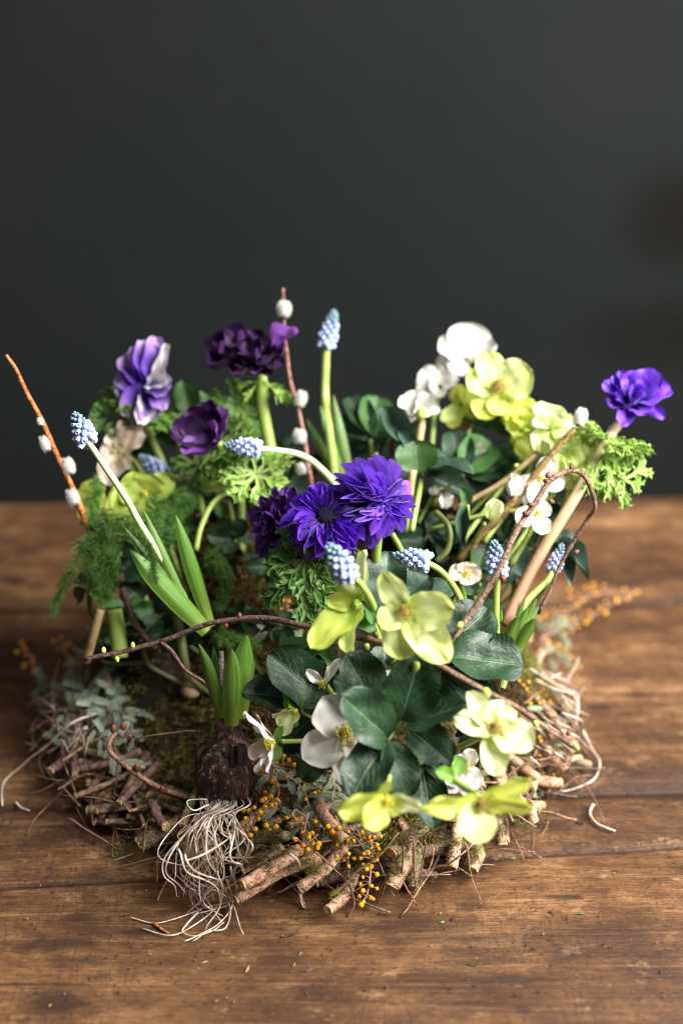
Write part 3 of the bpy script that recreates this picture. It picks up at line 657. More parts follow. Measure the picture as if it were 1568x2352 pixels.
# ------------------------------------------------------------------ basket of sticks with soil and moss
basket = thing('twig_basket', 'low basket of rough cut sticks filled with mossy soil, under all the flowers', 'basket', Vector((0, 0.02, 0)))
def soil():
    vs, fs = [], []; N = 90
    for j in range(N+1):
        for i in range(N+1):
            u = -1+2*i/N; v = -1+2*j/N
            # square to disc
            x = u*math.sqrt(1-v*v/2); y = v*math.sqrt(1-u*u/2)
            X = x*0.176; Y = 0.025+y*0.156
            vs.append(Vector((X, Y, max(0.001, hm(X, Y)-0.003+0.002*noise.noise(Vector((X*150, Y*150, 0)))))))
    for j in range(N):
        for i in range(N):
            a = j*(N+1)+i; fs.append((a, a+1, a+N+2, a+N+1))
    link('soil', mesh('soil', vs, fs), basket, ident(), 'soil')
soil()
def moss():
    rr = random.Random(5); vs, fs = [], []
    def tuft(p, nrm, L, k):
        for _ in range(k):
            d = (nrm*0.8+Vector((rr.gauss(0, .8), rr.gauss(0, .8), rr.gauss(0, .45)))).normalized()
            s = d.cross(Vector((rr.gauss(0, 1), rr.gauss(0, 1), rr.gauss(0, 1)))).normalized()*rr.uniform(0.00025, 0.0005)
            l = L*rr.uniform(0.5, 1.2); q = p+Vector((rr.gauss(0, .0015), rr.gauss(0, .0015), 0)); sag = Vector((rr.gauss(0, .2), rr.gauss(0, .2), -0.35))*l
            b0 = len(vs); vs.extend([q-s, q+s, q+d*l*0.6+s*.9, q+d*l*0.6-s*.9, q+d*l+sag*0.5]); fs.append((b0, b0+1, b0+2, b0+3)); fs.append((b0+3, b0+2, b0+4))
    n = 0
    while n < 26000:
        x = rr.uniform(-0.178, 0.178); y = rr.uniform(-0.135, 0.183); z = hm(x, y)
        if z <= 0.004: continue
        dens = noise.noise(Vector((x*16, y*16, 8.0)))
        # bright moss cushions where the photograph shows them
        m = 0
        for (mx, my, mr) in MOSSY:
            if (x-mx)**2+(y-my)**2 < mr*mr: m = 1
        if math.hypot((x+.085)/.05, (y+.035)/.042) < 1 and rr.random() < .75: continue
        if not m and dens < -0.05 and rr.random() < 0.8: continue
        e = 0.002; nx = (hm(x-e, y)-hm(x+e, y))/(2*e); ny = (hm(x, y-e)-hm(x, y+e))/(2*e)
        tuft(Vector((x, y, z-0.001)), Vector((nx, ny, 1)).normalized(), 0.008 if m else 0.006, 7 if m else 4); n += 1
    link('moss', mesh('moss', vs, fs, None, False), basket, ident(), 'moss', 'stuff')
MOSSY = []
for (px, py, r) in ((450, 1640, .022), (520, 1260, .03), (560, 1330, .03), (415, 1740, .02), (930, 1900, .02), (400, 1690, .02), (455, 1800, .018), (580, 1820, .02), (470, 1700, .016), (1220, 1590, .02), (640, 1400, .02)):
    c = G(px, py); MOSSY.append((c.x, c.y, r))
moss()

def stick(a, b, r, mat='bark', faces=True, mid=None, name='stick', knob=0.0):
    pts = [a, mid or (a.lerp(b, .5)+Vector((R.gauss(0, .0015), R.gauss(0, .0015), R.gauss(0, .001)))), b]
    cp = crom(pts, 7); o0 = cp[0].copy(); cp = [p-o0 for p in cp]
    rs = [r*(1+0.10*noise.noise(Vector((i*0.6, r*900, 2)))) for i in range(len(cp))]
    if knob: rs[0] *= 1+knob; rs[1] *= 1+knob*.6
    vs, fs, uv = tube_geo(cp, rs, 10, True, 0.22)
    o = link(name, mesh(name, vs, fs, uv), basket, Matrix.Translation(o0), mat)
    if faces:
        t = (cp[0]-cp[1]).normalized(); tilt = (t+Vector((R.gauss(0, .25), R.gauss(0, .25), R.gauss(0, .2)))).normalized()
        X, Y, Zv = frame(t); vs, fs = [], []; rr_ = rs[0]
        n = 14
        for ring, (q, zz) in enumerate(((1.0, -0.0006), (0.95, 0.0008), (0.5, 0.0010), (0.12, 0.0005))):
            for k in range(n):
                an = 2*math.pi*k/n
                jag = 1+0.05*noise.noise(Vector((math.cos(an)*2, math.sin(an)*2, r*500)))
                vs.append((X*math.cos(an)+Y*math.sin(an))*rr_*q*jag*0.99 + Zv*(zz + 0.0008*noise.noise(Vector((math.cos(an)*q*3, math.sin(an)*q*3, r*700)))))
        for j in range(3):
            for k in range(n):
                a_ = j*n+k; c_ = j*n+(k+1) % n; fs.append((a_, c_, c_+n, a_+n))
        fs.append(tuple(3*n+k for k in range(n)))
        link('cut_end', mesh('cut_end', vs, fs, None, False), o, Matrix.Translation(o0), 'cut')
    return o
px_r = lambda p, r: r*mpp(dep(p))
STICKS = [ # x0,y0,z0, x1,y1,z1, radius px, material
 (205,1862,.012, 350,1836,.02, 12,'bark_moss'), (342,1833,.024, 450,1872,.02, 17,'bark_moss'), (295,1876,.02, 430,1895,.02, 6,'bark_moss'),
 (300,1862,.027, 368,1856,.03, 4,'bark'), (322,1938,.018, 430,1888,.028, 19,'bark_moss'), (424,1968,.02, 500,1935,.03, 15,'bark_moss'),
 (560,2032,.028, 690,1950,.036, 15,'bark'), (560,2000,.03, 650,1944,.042, 9,'bark_moss'), (544,2066,.014, 735,1968,.026, 14,'bark'),
 (690,2040,.014, 792,1942,.032, 13,'bark'), (560,1930,.03, 660,1920,.04, 12,'bark_moss'), (754,2090,.012, 815,2008,.014, 13,'bark'),
 (728,2026,.008, 880,1992,.012, 12,'bark_purple'), (899,2036,.016, 936,1935,.03, 19,'bark'), (899,1958,.032, 975,1895,.036, 16,'bark_moss'),
 (1037,1990,.016, 1050,1895,.03, 14,'bark'), (1086,1998,.010, 1084,1930,.014, 13,'bark_moss'), (1152,1938,.016, 1130,1860,.03, 13,'bark_moss'),
 (1222,1884,.018, 1200,1850,.03, 13,'bark'), (1296,1764,.024, 1250,1722,.036, 15,'bark'), (1284,1800,.014, 1215,1790,.02, 13,'bark'),
 (1205,1810,.024, 1140,1800,.03, 12,'bark'), (905,1975,.014, 1090,1935,.02, 13,'bark_purple'), (1000,2010,.006, 820,1965,.018, 8,'bark_purple'),
 (420,2000,.010, 500,1990,.02, 7,'bark_moss'), (640,2010,.008, 780,1990,.014, 10,'bark_purple'), (215,1712,.03, 350,1800,.02, 12,'bark_dark'),
 (150,1800,.01, 330,1800,.022, 8,'bark_moss'), (1245,1850,.01, 1140,1850,.02, 9,'bark'), (950,2035,.006, 960,1950,.018, 14,'bark_moss'),
 (380,1930,.006, 470,1900,.02, 10,'bark'),
]
for (x0, y0, z0, x1, y1, z1, r, m) in STICKS:
    a = Z(x0, y0, z0); b_ = Z(x1, y1, z1); stick(a, b_, px_r(a, r), m, True, knob=R.choice((0, 0, .12)))
for i in range(64):   # the rest of the rim, woven roughly along the edge
    th = rad(R.uniform(-200, 20)) if i % 3 else rad(R.uniform(0, 360)); 
    th = 2*math.pi*i/64 + R.uniform(-.05, .05)
    cx, cy = 0.176*math.cos(th), 0.025+0.155*math.sin(th)
    tan = Vector((-math.sin(th)*0.176, math.cos(th)*0.155, 0)).normalized(); outw = Vector((math.cos(th), math.sin(th), 0))
    dirv = (tan*R.choice((-1, 1)) + outw*R.uniform(-0.1, 0.9)).normalized()
    z = R.uniform(0.005, 0.03); L = R.uniform(0.03, 0.075)
    c = Vector((cx, cy, z)) - outw*0.006
    if cy < -0.06: L *= 0.7; c -= outw*0.02; z = min(z, 0.02)
    stick(c+dirv*L*.5+Vector((0, 0, R.uniform(-.004, .006))), c-dirv*L*.5, R.uniform(0.0018, 0.0045), R.choice(('bark', 'bark_moss', 'bark_purple')), True)
for i in range(46):   # more cut ends piled along the front and right edge
    th = rad(R.uniform(205, 352)); q = R.uniform(.93, 1.03); z = R.uniform(.006, .036)
    c = Vector((0.176*q*math.cos(th), 0.025+0.152*q*math.sin(th), z)); outw = Vector((math.cos(th), math.sin(th), R.uniform(-.35, .15)))
    dirv = (outw+Vector((-math.sin(th), math.cos(th), 0))*R.gauss(0, .75)).normalized(); L = R.uniform(.03, .06)
    e_ = c+dirv*L*R.uniform(.15, .35); e_.z = max(.005, e_.z)
    stick(e_, c-dirv*L*.6, R.uniform(.0020, .0046) if c.x > -.06 else R.uniform(.0014, .0030), R.choice(('bark', 'bark', 'bark_moss')) if c.x > -.06 else R.choice(('bark_moss', 'bark_purple')), True)
def rim_moss():
    rr = random.Random(9); vs, fs = [], []
    for (x0, y0, z0, x1, y1, z1, r, m) in STICKS:
        a = Z(x0, y0, z0); b_ = Z(x1, y1, z1); rr_ = px_r(a, r)
        for c in range(7 if m == 'bark_moss' else 3):
            t = rr.uniform(.15, 1.0); w_ = rr.gauss(0, .25)
            for q in range(rr.randrange(60, 190)):
                tt = min(1, max(.03, t+rr.gauss(0, .07))); an = 1.57+w_+rr.gauss(0, .55)
                ax = (b_-a).normalized(); X, Y, Z_ = frame(ax); nrm = X*math.cos(an)+Y*math.sin(an)
                if nrm.z < -.2: continue
                p = a.lerp(b_, tt)+nrm*rr_*.95
                d = (nrm+Vector((rr.gauss(0, .8), rr.gauss(0, .8), rr.gauss(0, .5)))).normalized()*rr.uniform(.0012, .0038); s_ = d.orthogonal().normalized()*.00022
                b0 = len(vs); vs.extend([p-s_, p+s_, p+d]); fs.append((b0, b0+1, b0+2))
    for i in range(9000):   # loose fibres and moss caught along the front rim
        th = rad(rr.uniform(175, 365)); q = rr.gauss(1.0, .05); c = Vector((0.176*q*math.cos(th), 0.022+0.156*q*math.sin(th), 0))
        if noise.noise(c*38) < .05: continue
        c.z = max(hm(c.x, c.y), .004+.024*rr.random()*max(0, min(1, (1.10-q)*8))); d = Vector((rr.gauss(0, 1), rr.gauss(0, 1), rr.gauss(0, .5))).normalized()*rr.uniform(.002, .006); s_ = d.orthogonal().normalized()*.0002
        if c.z+d.z < .001: continue
        b0 = len(vs); vs.extend([c-s_, c+s_, c+d]); fs.append((b0, b0+1, b0+2))
    link('moss', mesh('moss', vs, fs, None, False), basket, ident(), 'moss', 'stuff')
rim_moss()
# fine twigs
def thin(pts, r=0.0007, mat='wiry', name='twig', parent=None, wob=0.002):
    return tube(name, pts, r, r*0.5, mat, parent or basket, 5, 5, 0.1, wob=wob)
for (pts, r) in (
  ([(763,2056,.012),(840,1985,.03),(915,1912,.046)], .0012), ([(1067,1935,.04),(1085,2010,.02),(1105,2082,.001)], .0006), ([(927,1945,.04),(925,2015,.02),(960,2088,.001)], .0008),
  ([(949,1930,.04),(954,2037,.012)], .0009), ([(975,1930,.04),(968,1990,.02),(960,2050,.004)], .0006), ([(615,1965,.04),(680,2045,.001),(770,2090,.001)], .0004),
  ([(720,1955,.04),(760,1995,.03),(788,2016,.02)], .0007), ([(805,2030,.02),(815,2075,.005),(800,2105,.001)], .0009), ([(300,1690,.07),(303,1700,.06),(345,1690,.07),(450,1679,.075)], .0005),
  ([(258,1690,.06),(270,1755,.04),(262,1850,.01)], .0009), ([(295,1860,.03),(280,1830,.03),(262,1820,.03)], .0008), ([(610,2055,.001),(650,1990,.02)], .0006),
  ([(990,1940,.03),(985,1990,.02),(940,2060,.002)], .0007), ([(1120,1900,.03),(1060,1960,.03),(1010,1995,.02)], .0010), ([(870,2050,.004),(905,1990,.02),(925,1945,.03)], .0006),
  ([(415,1880,.03),(300,1905,.02),(225,1890,.003)], .0007)):
    thin([Z(*p) for p in pts], r)
for i in range(150):
    th = rad(R.uniform(180, 372)); q = R.uniform(0.86, 1.12)
    c = Vector((0.176*q*math.cos(th), 0.025+0.155*q*math.sin(th), 0)); h = hm(c.x, c.y)
    c.z = max(h, R.uniform(0.002, 0.035) if q < 1.03 else 0.002)+0.002
    a = R.uniform(0, 6.28); L = R.uniform(0.012, 0.035)
    d = Vector((math.cos(a), math.sin(a), R.uniform(-.3, .4)))*L
    e_ = c+d; e_.z = max(0.0012, e_.z); f_ = c-d; f_.z = max(0.0012, f_.z)
    thin([f_, (e_+f_)/2+Vector((R.gauss(0, .004), R.gauss(0, .004), abs(R.gauss(0, .004)))), e_], R.choice((.0004, .0005, .0007, .0010)), R.choice(('wiry', 'wiry', 'bark_twig', 'root_old')))

# ------------------------------------------------------------------ flowers
def fall(p, k=0.75):
    """the point of the soil a stem grows from"""
    q = Vector((p.x*k, 0.02+(p.y-0.02)*k, 0)); q.x = max(-.15, min(.15, q.x)); q.y = max(-.10, min(.15, q.y)); q.z = hm(q.x, q.y)-0.004
    return q
def stem_part(root, c, face, path, r, mat, k=0.75, r1=None):
    if path is None:
        q = fall(c, k); back = c - face*min(0.03, (c-q).length*0.4)
        pts = [c, back+Vector((0, 0, -0.004)), q.lerp(back, 0.45)+Vector((0, 0, -.004)), q]
    else:
        pts = [c - face*0.005]+[P(*p) if len(p) == 3 else G(p[0], p[1]) for p in path]
    return tube('stem', pts, r, r1 or r*1.15, mat, root, 9, 7, 0.04)
def flower(name, label, cat, c, face, petals, mat, shape='petal', centre='stamens', csize=10, stem=None, sr=0.0016, smat='stem', group=None, k=0.75, cmat='stamen', ruf=None):
    C = P(*c); fc = F(*face); root = thing(name, label, cat, C, group)
    pm = mpp(c[2])
    for pt in petals:
        tx, ty, dd, wd = pt[:4]; roll = pt[4] if len(pt) > 4 else 0; mt = pt[5] if len(pt) > 5 else mat; sh = pt[6] if len(pt) > 6 else shape
        tip = P(tx, ty, c[2]+dd*0.01)
        d = (tip-C); base = C + d.normalized()*0.0015
        place('petal', pick(sh), root, base, tip, wd*pm, fc, mt, rad(roll))
    if centre:
        X, Y, Zv = frame(fc); s = csize*1.7*pm
        M = Matrix(((X.x*s, Y.x*s, Zv.x*s, C.x), (X.y*s, Y.y*s, Zv.y*s, C.y), (X.z*s, Y.z*s, Zv.z*s, C.z), (0, 0, 0, 1)))
        link('stamens', ME[centre][0], root, M, cmat, 'stuff')
    if stem != 0: stem_part(root, C, fc, stem, sr, smat, k)
    return root
HG = 'green hellebore flowers'; HW = 'white hellebore flowers'; HB = 'hellebore buds'
H = 'hellebore_flower'
flower(H, 'large lime green hellebore facing forward, just right of centre above the dark leaves', 'flower', (929,1406,.80), (-.15,.15,1),
  [(868,1432,-.3,64),(880,1309,-.9,66,-14),(1044,1396,-1.1,92,12),(1030,1522,-.7,88,-10),(922,1516,-.2,92,10)], 'lime', csize=20, cmat='stamen_old', stem=[(935,1440,.815),(900,1520,.85),(880,1600,.88)], group=HG)
flower(H, 'lime green hellebore seen from its side, immediately below the blurred blue grape hyacinth head', 'flower', (828,1385,.82), (-.7,-.1,.7),
  [(842,1264,-.3,48,0,'cream'),(784,1318,-.6,62,0,'lime'),(715,1492,-.5,80,0,'lime_dark'),(798,1500,-.9,52,0,'lime'),(748,1375,-.2,46,0,'lime_dark'),(760,1440,1.5,60,0,'lime_dark')], 'lime', csize=14, stem=[(850,1400,.83),(870,1470,.85),(890,1560,.88)], group=HG, cmat='green_bud')
flower(H, 'pale creamy green hellebore with a spent brown centre, right of the dark leaf rosette', 'flower', (1134,1674,.79), (.1,.35,.9),
  [(1074,1590,-.5,56),(1160,1612,-.1,80,12),(1224,1714,-1.1,94,-14),(1138,1782,-1.3,66,10),(1046,1646,-1.0,58,-16)], 'cream', shape='petal_flat', csize=20, cmat='stamen_old', stem=[(1110,1690,.81),(1040,1720,.84),(960,1730,.87)], group=HG)
flower(H, 'lime green hellebore hanging face down over the front edge, its petals spread wide', 'flower', (1102,1838,.76), (.05,-.25,.95),
  [(962,1851,-.9,50,0,'lime_dark'),(1218,1786,0,46,0,'lime_dark'),(1222,1850,-.9,50,0,'lime_dark'),(1086,1938,-1.0,92,0,'lime'),(1128,1892,.4,34,0,'lime')], 'lime', csize=20, cmat='stamen_old', stem=[(1078,1815,.775),(1035,1785,.79),(990,1740,.83)], group=HG, sr=.0019)
flower(H, 'yellow green hellebore drooping below the two lowest dark leaves', 'flower', (888,1832,.76), (.1,-.25,.9),
  [(776,1862,-.4,70,0,'lime_dark'),(835,1900,-.9,70,0,'lime_dark'),(875,1808,.8,60,0,'lime_dark'),(968,1852,-.5,44,0,'cream'),(920,1868,-.3,46,0,'lime_dark')], 'lime_dark', csize=14, stem=[(890,1800,.79),(900,1740,.83)], group=HG)
flower(H, 'white hellebore with yellow stamens half hidden behind the round front leaf', 'flower', (788,1690,.83), (.25,.40,.85),
  [(742,1600,-.3,98),(695,1742,-.8,92),(792,1806,-.2,62),(850,1650,.3,80),(838,1740,.3,70)], 'white', shape='petal_flat', csize=26, stem=[(800,1700,.85),(850,1720,.87)], group=HW)
flower(H, 'small white hellebore in profile facing left beside the dark bulb', 'flower', (632,1705,.84), (-.95,-.1,.25),
  [(566,1632,-.2,22),(592,1640,1.2,28,0,'blush'),(590,1778,-.3,50),(574,1738,.8,46,0,'blush'),(618,1775,-1.0,30)], 'white', csize=16, stem=[(650,1703,.85),(715,1703,.86),(790,1715,.875)], sr=.0014, smat='stem', group=HW)
flower('hellebore_bud', 'half open cream hellebore bud with green bracts, above the profile white hellebore', 'flower bud', (682,1628,.85), (-.5,-.7,.4),
  [(624,1640,-.3,46),(652,1692,-.5,46),(676,1672,-.1,40,0,'leaf_fresh'),(640,1668,.2,50),(650,1590,-.1,22,0,'leaf_fresh','lance'),(700,1600,.2,18,0,'leaf_fresh','lance')], 'cream', csize=8, stem=[(700,1640,.86),(760,1660,.88)], sr=.0011, group=HB)
flower(H, 'small white hellebore folded like a V between the dark leaves', 'flower', (743,1572,.86), (-.3,.2,.9),
  [(704,1537,-.2,26),(782,1512,-.4,22),(760,1530,.5,20)], 'white', csize=10, stem=[(760,1590,.87),(800,1640,.89)], group=HW)
flower(H, 'white hellebore tucked behind the two lime flowers at the lower right', 'flower', (1066,1760,.83), (-.1,.2,.9),
  [(1090,1722,-.2,40),(1040,1738,-.2,34),(1030,1822,-.4,46),(1098,1812,-.4,52),(1075,1830,-.2,40)], 'white', csize=12, stem=[(1050,1790,.84),(990,1760,.86)], group=HW)
flower(H, 'small white petal tip showing just above the round front leaf', 'flower', (860,1600,.845), (.1,.3,.9), [(815,1590,-.5,16),(872,1588,-.3,18),(905,1540,.2,40)], 'white', centre=None, stem=[(870,1640,.87)], group=HW)
# back right group
flower(H, 'topmost white hellebore, seen from behind above the big lime one', 'flower', (1068,825,1.02), (.05,.35,.8),
  [(1008,778,.1,74,14),(1080,742,.3,104),(1140,795,-.5,66,-18),(1036,858,-.6,52),(1000,838,.2,40)], 'white_back', shape='petal', centre=None, stem=[(1075,850,1.02),(1080,930,1.02),(1060,1100,1.0)], group=HW)
flower(H, 'white hellebore left of the big blurred lime one', 'flower', (1008,888,1.01), (-.3,.3,.7),
  [(956,884,-.1,60),(968,850,.2,56),(1020,848,.1,52),(1054,868,-.2,46),(1000,914,-.3,52),(985,870,-.8,56)], 'white_back', shape='round', centre=None, stem=[(1000,930,1.01),(990,1040,1.0)], group=HW)
flower(H, 'white hellebore with a round green seed pod, on a tan stem', 'flower', (962,950,.985), (-.2,.55,.4),
  [(912,925,-.2,64),(948,898,.3,66),(1002,912,-.1,66),(1010,948,-.3,52),(928,974,-.5,54),(965,915,-.8,60)], 'white_back', shape='round', centre=None, stem=[(968,975,.985),(960,1010,.985),(940,1130,.97),(930,1210,.95)], smat='stem_tan', sr=.0022, group=HW)
o = thing('seed_pod', 'round green seed pod at the base of a blurred white hellebore', 'seed pod', P(966,952,.97))
link('pod', ME['bud'], o, Matrix.Translation(P(966,962,.97)) @ Matrix.Diagonal((.008, .008, .009, 1)), 'green_bud')
flower(H, 'largest lime hellebore of the back group, open with orange stamens', 'flower', (1140,893,.985), (.05,.25,.95),
  [(1112,808,-.2,72),(1222,852,-.7,100),(1172,952,-.4,84,0,'lime_dark'),(1098,962,-.3,70,0,'lime_dark'),(1068,868,-.4,70)], 'lime', csize=22, cmat='stamen_old', stem=[(1105,938,1.0),(1055,1005,1.0),(1030,1060,.99),(1000,1160,.96)], smat='stem_tan', sr=.0024, group=HG)
flower(H, 'olive lime hellebore facing down left of the largest back one', 'flower', (1058,930,1.0), (-.5,-.5,.5),
  [(1010,965,-.3,34,0,'lime'),(1040,985,-.3,48),(1082,968,-.2,44),(1050,885,.2,60),(1085,900,.2,50)], 'lime_dark', centre=None, stem=[(1060,960,1.0),(1050,1010,1.0),(1000,1150,.97)], smat='stem_tan', group=HG)
for (lab, c, ps, mt) in (
  ('pale lime hellebore at the left of the blurred right hand cluster', (1210,985,.97), [(1160,985,-.2,60),(1180,940,-.1,60),(1205,1060,-.2,70),(1240,940,-.4,56),(1190,1035,0,60)], 'lime_dark'),
  ('pale creamy hellebore behind the grey catkin of the orange brown branch', (1262,985,.95), [(1225,930,-.3,62),(1280,930,-.4,56),(1325,990,-.3,70),(1290,1050,-.4,74),(1235,1040,-.2,66)], 'cream'),
  ('bright lime hellebore under the curly green leaves of the right anemone', (1300,1040,.94), [(1270,1090,-.3,50),(1340,1060,-.2,60),(1320,1095,-.4,50),(1310,1000,-.2,50)], 'lime')):
    flower(H, lab, 'flower', c, (.2,.4,.8), ps, mt, shape='ruffled', csize=10, group=HG, cmat='green_bud', stem=[(c[0]-10, c[1]+60, c[2]+.01),(c[0]-70, c[1]+150, .95),(c[0]-150, c[1]+260, .93)])
flower(H, 'small white hellebore petal standing up behind the creamy lime cluster', 'flower', (1245,960,.96), (0,.2,.9), [(1250,932,0,24),(1262,985,0,22),(1225,980,0,26)], 'white', centre=None, stem=[(1240,1010,.97),(1200,1120,.96)], group=HW)
for (lab, c, ps, mt) in (
  ('white hellebore below the bright lime one, left of the arched twig', (1240,1100,.93), [(1205,1120,-.2,44),(1222,1160,-.3,48),(1262,1050,0,46),(1295,1115,-.2,50),(1262,1075,.2,40)], 'white'),
  ('lowest white hellebore of the right cluster, one petal hanging down', (1232,1180,.92), [(1182,1192,-.2,50),(1215,1160,.1,44),(1248,1228,-.3,44),(1262,1160,-.1,40)], 'white'),
  ('blush hellebore low in the shade between leaves and arched twig', (1070,1318,.92), [(1030,1312,-.2,40),(1070,1290,-.2,48),(1105,1318,-.1,42),(1075,1345,-.3,40)], 'blush'),
  ('small blush hellebore in the dark leaves beneath the largest back one', (1086,1045,.98), [(1062,1022,-.1,34),(1090,1008,0,30),(1112,1030,-.1,34),(1085,1062,-.2,24)], 'blush')):
    flower(H, lab, 'flower', c, (.1,.1,.9), ps, mt, shape='round', csize=8, group=HW, stem=[(c[0]-15, c[1]+40, c[2]+.01),(c[0]-60, c[1]+120, c[2]+.01)])
for (lab, c, tip, wd, mt, st) in (
  ('drooping white hellebore bud in the middle of the back foliage', (1022,1118,.95), (1020,1165), 46, 'white', [(1016,1105,.955),(1000,1130,.97),(960,1200,.96)]),
  ('oval white hellebore bud beside the orange brown willow branch', (1182,1085,.93), (1178,1138), 48, 'white', [(1186,1070,.94),(1160,1100,.96),(1060,1200,.96)]),
  ('cream hellebore bud crossing the orange brown willow branch', (1118,1195,.915), (1142,1152), 50, 'cream', [(1110,1205,.92),(1080,1260,.94)]),
  ('white hellebore bud showing at the far right of the creamy cluster', (1240,1105,.955), (1252,1062), 34, 'white', [(1236,1120,.96),(1200,1180,.96)])):
    cc = P(*c); fx = tip[0]-c[0]; fy = c[1]-tip[1]
    flower('hellebore_bud', lab, 'flower bud', c, (fx, fy, 30), [(tip[0]+8, tip[1], -.1, wd*.8), (tip[0]-8, tip[1], -.5, wd*.8), (tip[0], tip[1], -.9, wd*.7), (tip[0], tip[1], .5, wd*.8), (c[0]+14, c[1]-6, -.2, 16, 0, 'leaf_fresh', 'lance')], mt, shape='round', centre=None, stem=st, sr=.0012, group=HB)
flower('hellebore_bud', 'white petal lifted to the left of the drooping white bud', 'flower bud', (1018,1122,.955), (-.2,.3,.9), [(985,1132,0,24)], 'white', shape='round', centre=None, stem=[(1000,1135,.96)], group=HB)
# back left blush and lime
flower(H, 'pale blush hellebore far out of focus behind the left muscari stem', 'flower', (275,1040,.985), (-.3,.2,.9), [(232,1045,0,60),(262,985,0,46),(335,1000,.2,46),(330,960,.2,60),(248,1115,-.2,66),(290,1080,0,50)], 'blush', shape='round', centre=None, group=HW)
for (lab, c, ps) in (
  ('blurred lime hellebore with a bright round petal behind the left muscari stem', (335,1135,.955), [(275,1112,0,80),(350,1088,-.1,76),(402,1105,.2,70),(345,1200,-.3,84),(262,1175,-.2,84),(400,1150,.1,60)]),
  ('blurred olive hellebore left of the asparagus fern', (215,1145,.955), [(180,1125,0,60),(215,1100,0,60),(245,1140,0,50),(200,1200,-.2,60)]),
  ('blurred lime green hellebore under the dark plum anemone cup', (500,1090,.965), [(458,1060,0,66),(520,1050,.1,60),(548,1092,0,60),(505,1130,-.2,84),(460,1105,-.2,50)])):
    flower(H, lab, 'flower', c, (-.1,.2,.9), ps, 'lime_olive', shape='petal', csize=8, group=HG)

for (lab, c, f_, ps, mt) in (
  ('lime hellebore petals low in the creamy cluster beside the anemone collar', (1310,1075,.955), (.1,.3,.9), [(1265,1060,0,60),(1290,1120,-.2,70),(1345,1085,-.2,60),(1320,1030,.1,60)], 'lime'),
  ('pale lime hellebore at the top left edge of the creamy cluster', (1195,950,.985), (-.2,.4,.8), [(1150,940,0,60),(1185,915,.2,60),(1232,930,.1,60),(1170,985,-.3,70),(1215,990,-.3,60)], 'lime_dark'),
  ('lime hellebore joining the creamy cluster to the far right anemone', (1345,1010,.955), (.2,.4,.8), [(1310,985,0,60),(1350,965,.2,56),(1385,1000,0,56),(1365,1045,-.2,60),(1320,1040,-.2,60)], 'lime'),
  ('white hellebore half hidden by the orange brown branch', (1215,1130,.95), (0,.3,.9), [(1180,1120,0,46),(1205,1090,.1,50),(1250,1110,0,50),(1225,1165,-.2,50),(1185,1150,-.1,40)], 'white'),
  ('second blush lime hellebore behind the left muscari stem', (290,1160,.99), (-.2,.2,.9), [(250,1140,0,70),(300,1110,.1,70),(335,1160,0,70),(280,1210,-.2,80)], 'lime_dark')):
    flower(H, lab, 'flower', c, f_, ps, mt, shape='round', csize=8, group=HG, stem=[(c[0]-8, c[1]+50, c[2]+.01),(c[0]-30, c[1]+140, c[2]+.01)])
# --- anemones
def ruff(root, C, axis, n, L, wd, mat, droop=0.4, arc=(0, 360), seed=0):
    rr = random.Random(seed); X, Y, Zv = frame(axis)
    for i in range(n):
        a = rad(arc[0]+(arc[1]-arc[0])*(i+0.5*rr.random())/n)
        out = X*math.cos(a)+Y*math.sin(a); dr = droop*rr.uniform(.4, 1.6)
        tip = C + (out*1.0 - Zv*dr).normalized()*L*rr.uniform(.75, 1.15)
        place('bract', pick('bract', rr), root, C + out*0.001, tip, wd*rr.uniform(.8, 1.2), Zv+out*0.3, mat)
def double(label, c, face, Rpx, layers, mat, seed, eye=True, group='double anemones', stem=None, smat='stem', rf=None, light=None):
    rr = random.Random(seed); C = P(*c); fc = F(*face); root = thing('double_anemone', label, 'flower', C, group)
    X, Y, Zv = frame(fc); s = mpp(c[2])
    for (n, L, elev, wd, inset, shape) in layers:
        for i in range(n):
            a = 2*math.pi*(i+rr.uniform(-.3, .3))/n + rr.random()*0.1 + L; el = rad(elev+rr.gauss(0, 7)); out = X*math.cos(a)+Y*math.sin(a)
            d = out*math.cos(el)+Zv*math.sin(el); base = C + out*inset*s + Zv*s*(rr.uniform(0, 6))
            tip = base + d*L*Rpx*s*rr.uniform(.82, 1.12) + Vector((rr.gauss(0, 1), rr.gauss(0, 1), rr.gauss(0, 1)))*1.5*s
            place('petal', pick(shape, rr), root, base, tip, wd*s*rr.uniform(.8, 1.2), Zv*1.0-out*0.2*(1 if elev > 30 else 0), mat, rr.gauss(0, .25))
    if eye:
        M = Matrix(((X.x, Y.x, Zv.x, C.x), (X.y, Y.y, Zv.y, C.y), (X.z, Y.z, Zv.z, C.z), (0, 0, 0, 1)))
        k = 31*s; link('stamens', ME['eye_ring'][0], root, M @ Matrix.Diagonal((k, k, k*.75, 1)), 'anther_dark', 'stuff')
        k = 20*s; link('eye', ME['pompoms'][0], root, Matrix.Translation(Zv*12*s) @ M @ Matrix.Diagonal((k, k, k*.7, 1)), 'eye')
    if rf: ruff(root, C - fc*rf[0]*s, fc, rf[1], rf[2]*s, rf[3]*s, rf[4], rf[5], rf[6] if len(rf) > 6 else (0, 360), seed)
    stem_part(root, C-fc*0.002, fc, stem, .0026, smat)
    return root
double('vivid violet double anemone with a black eye, centre of the picture', (748,1190,.865), (0.0,.50,.86), 82,
  [(13,1.0,-34,46,20,'petal'),(19,1.0,-22,36,20,'strip'),(21,.96,-11,33,20,'strip'),(21,.84,0,30,20,'strip'),(19,.66,10,27,20,'strip'),(15,.46,20,22,20,'strip')], 'violet', 4,
  rf=(10,9,95,70,'bract',.75))
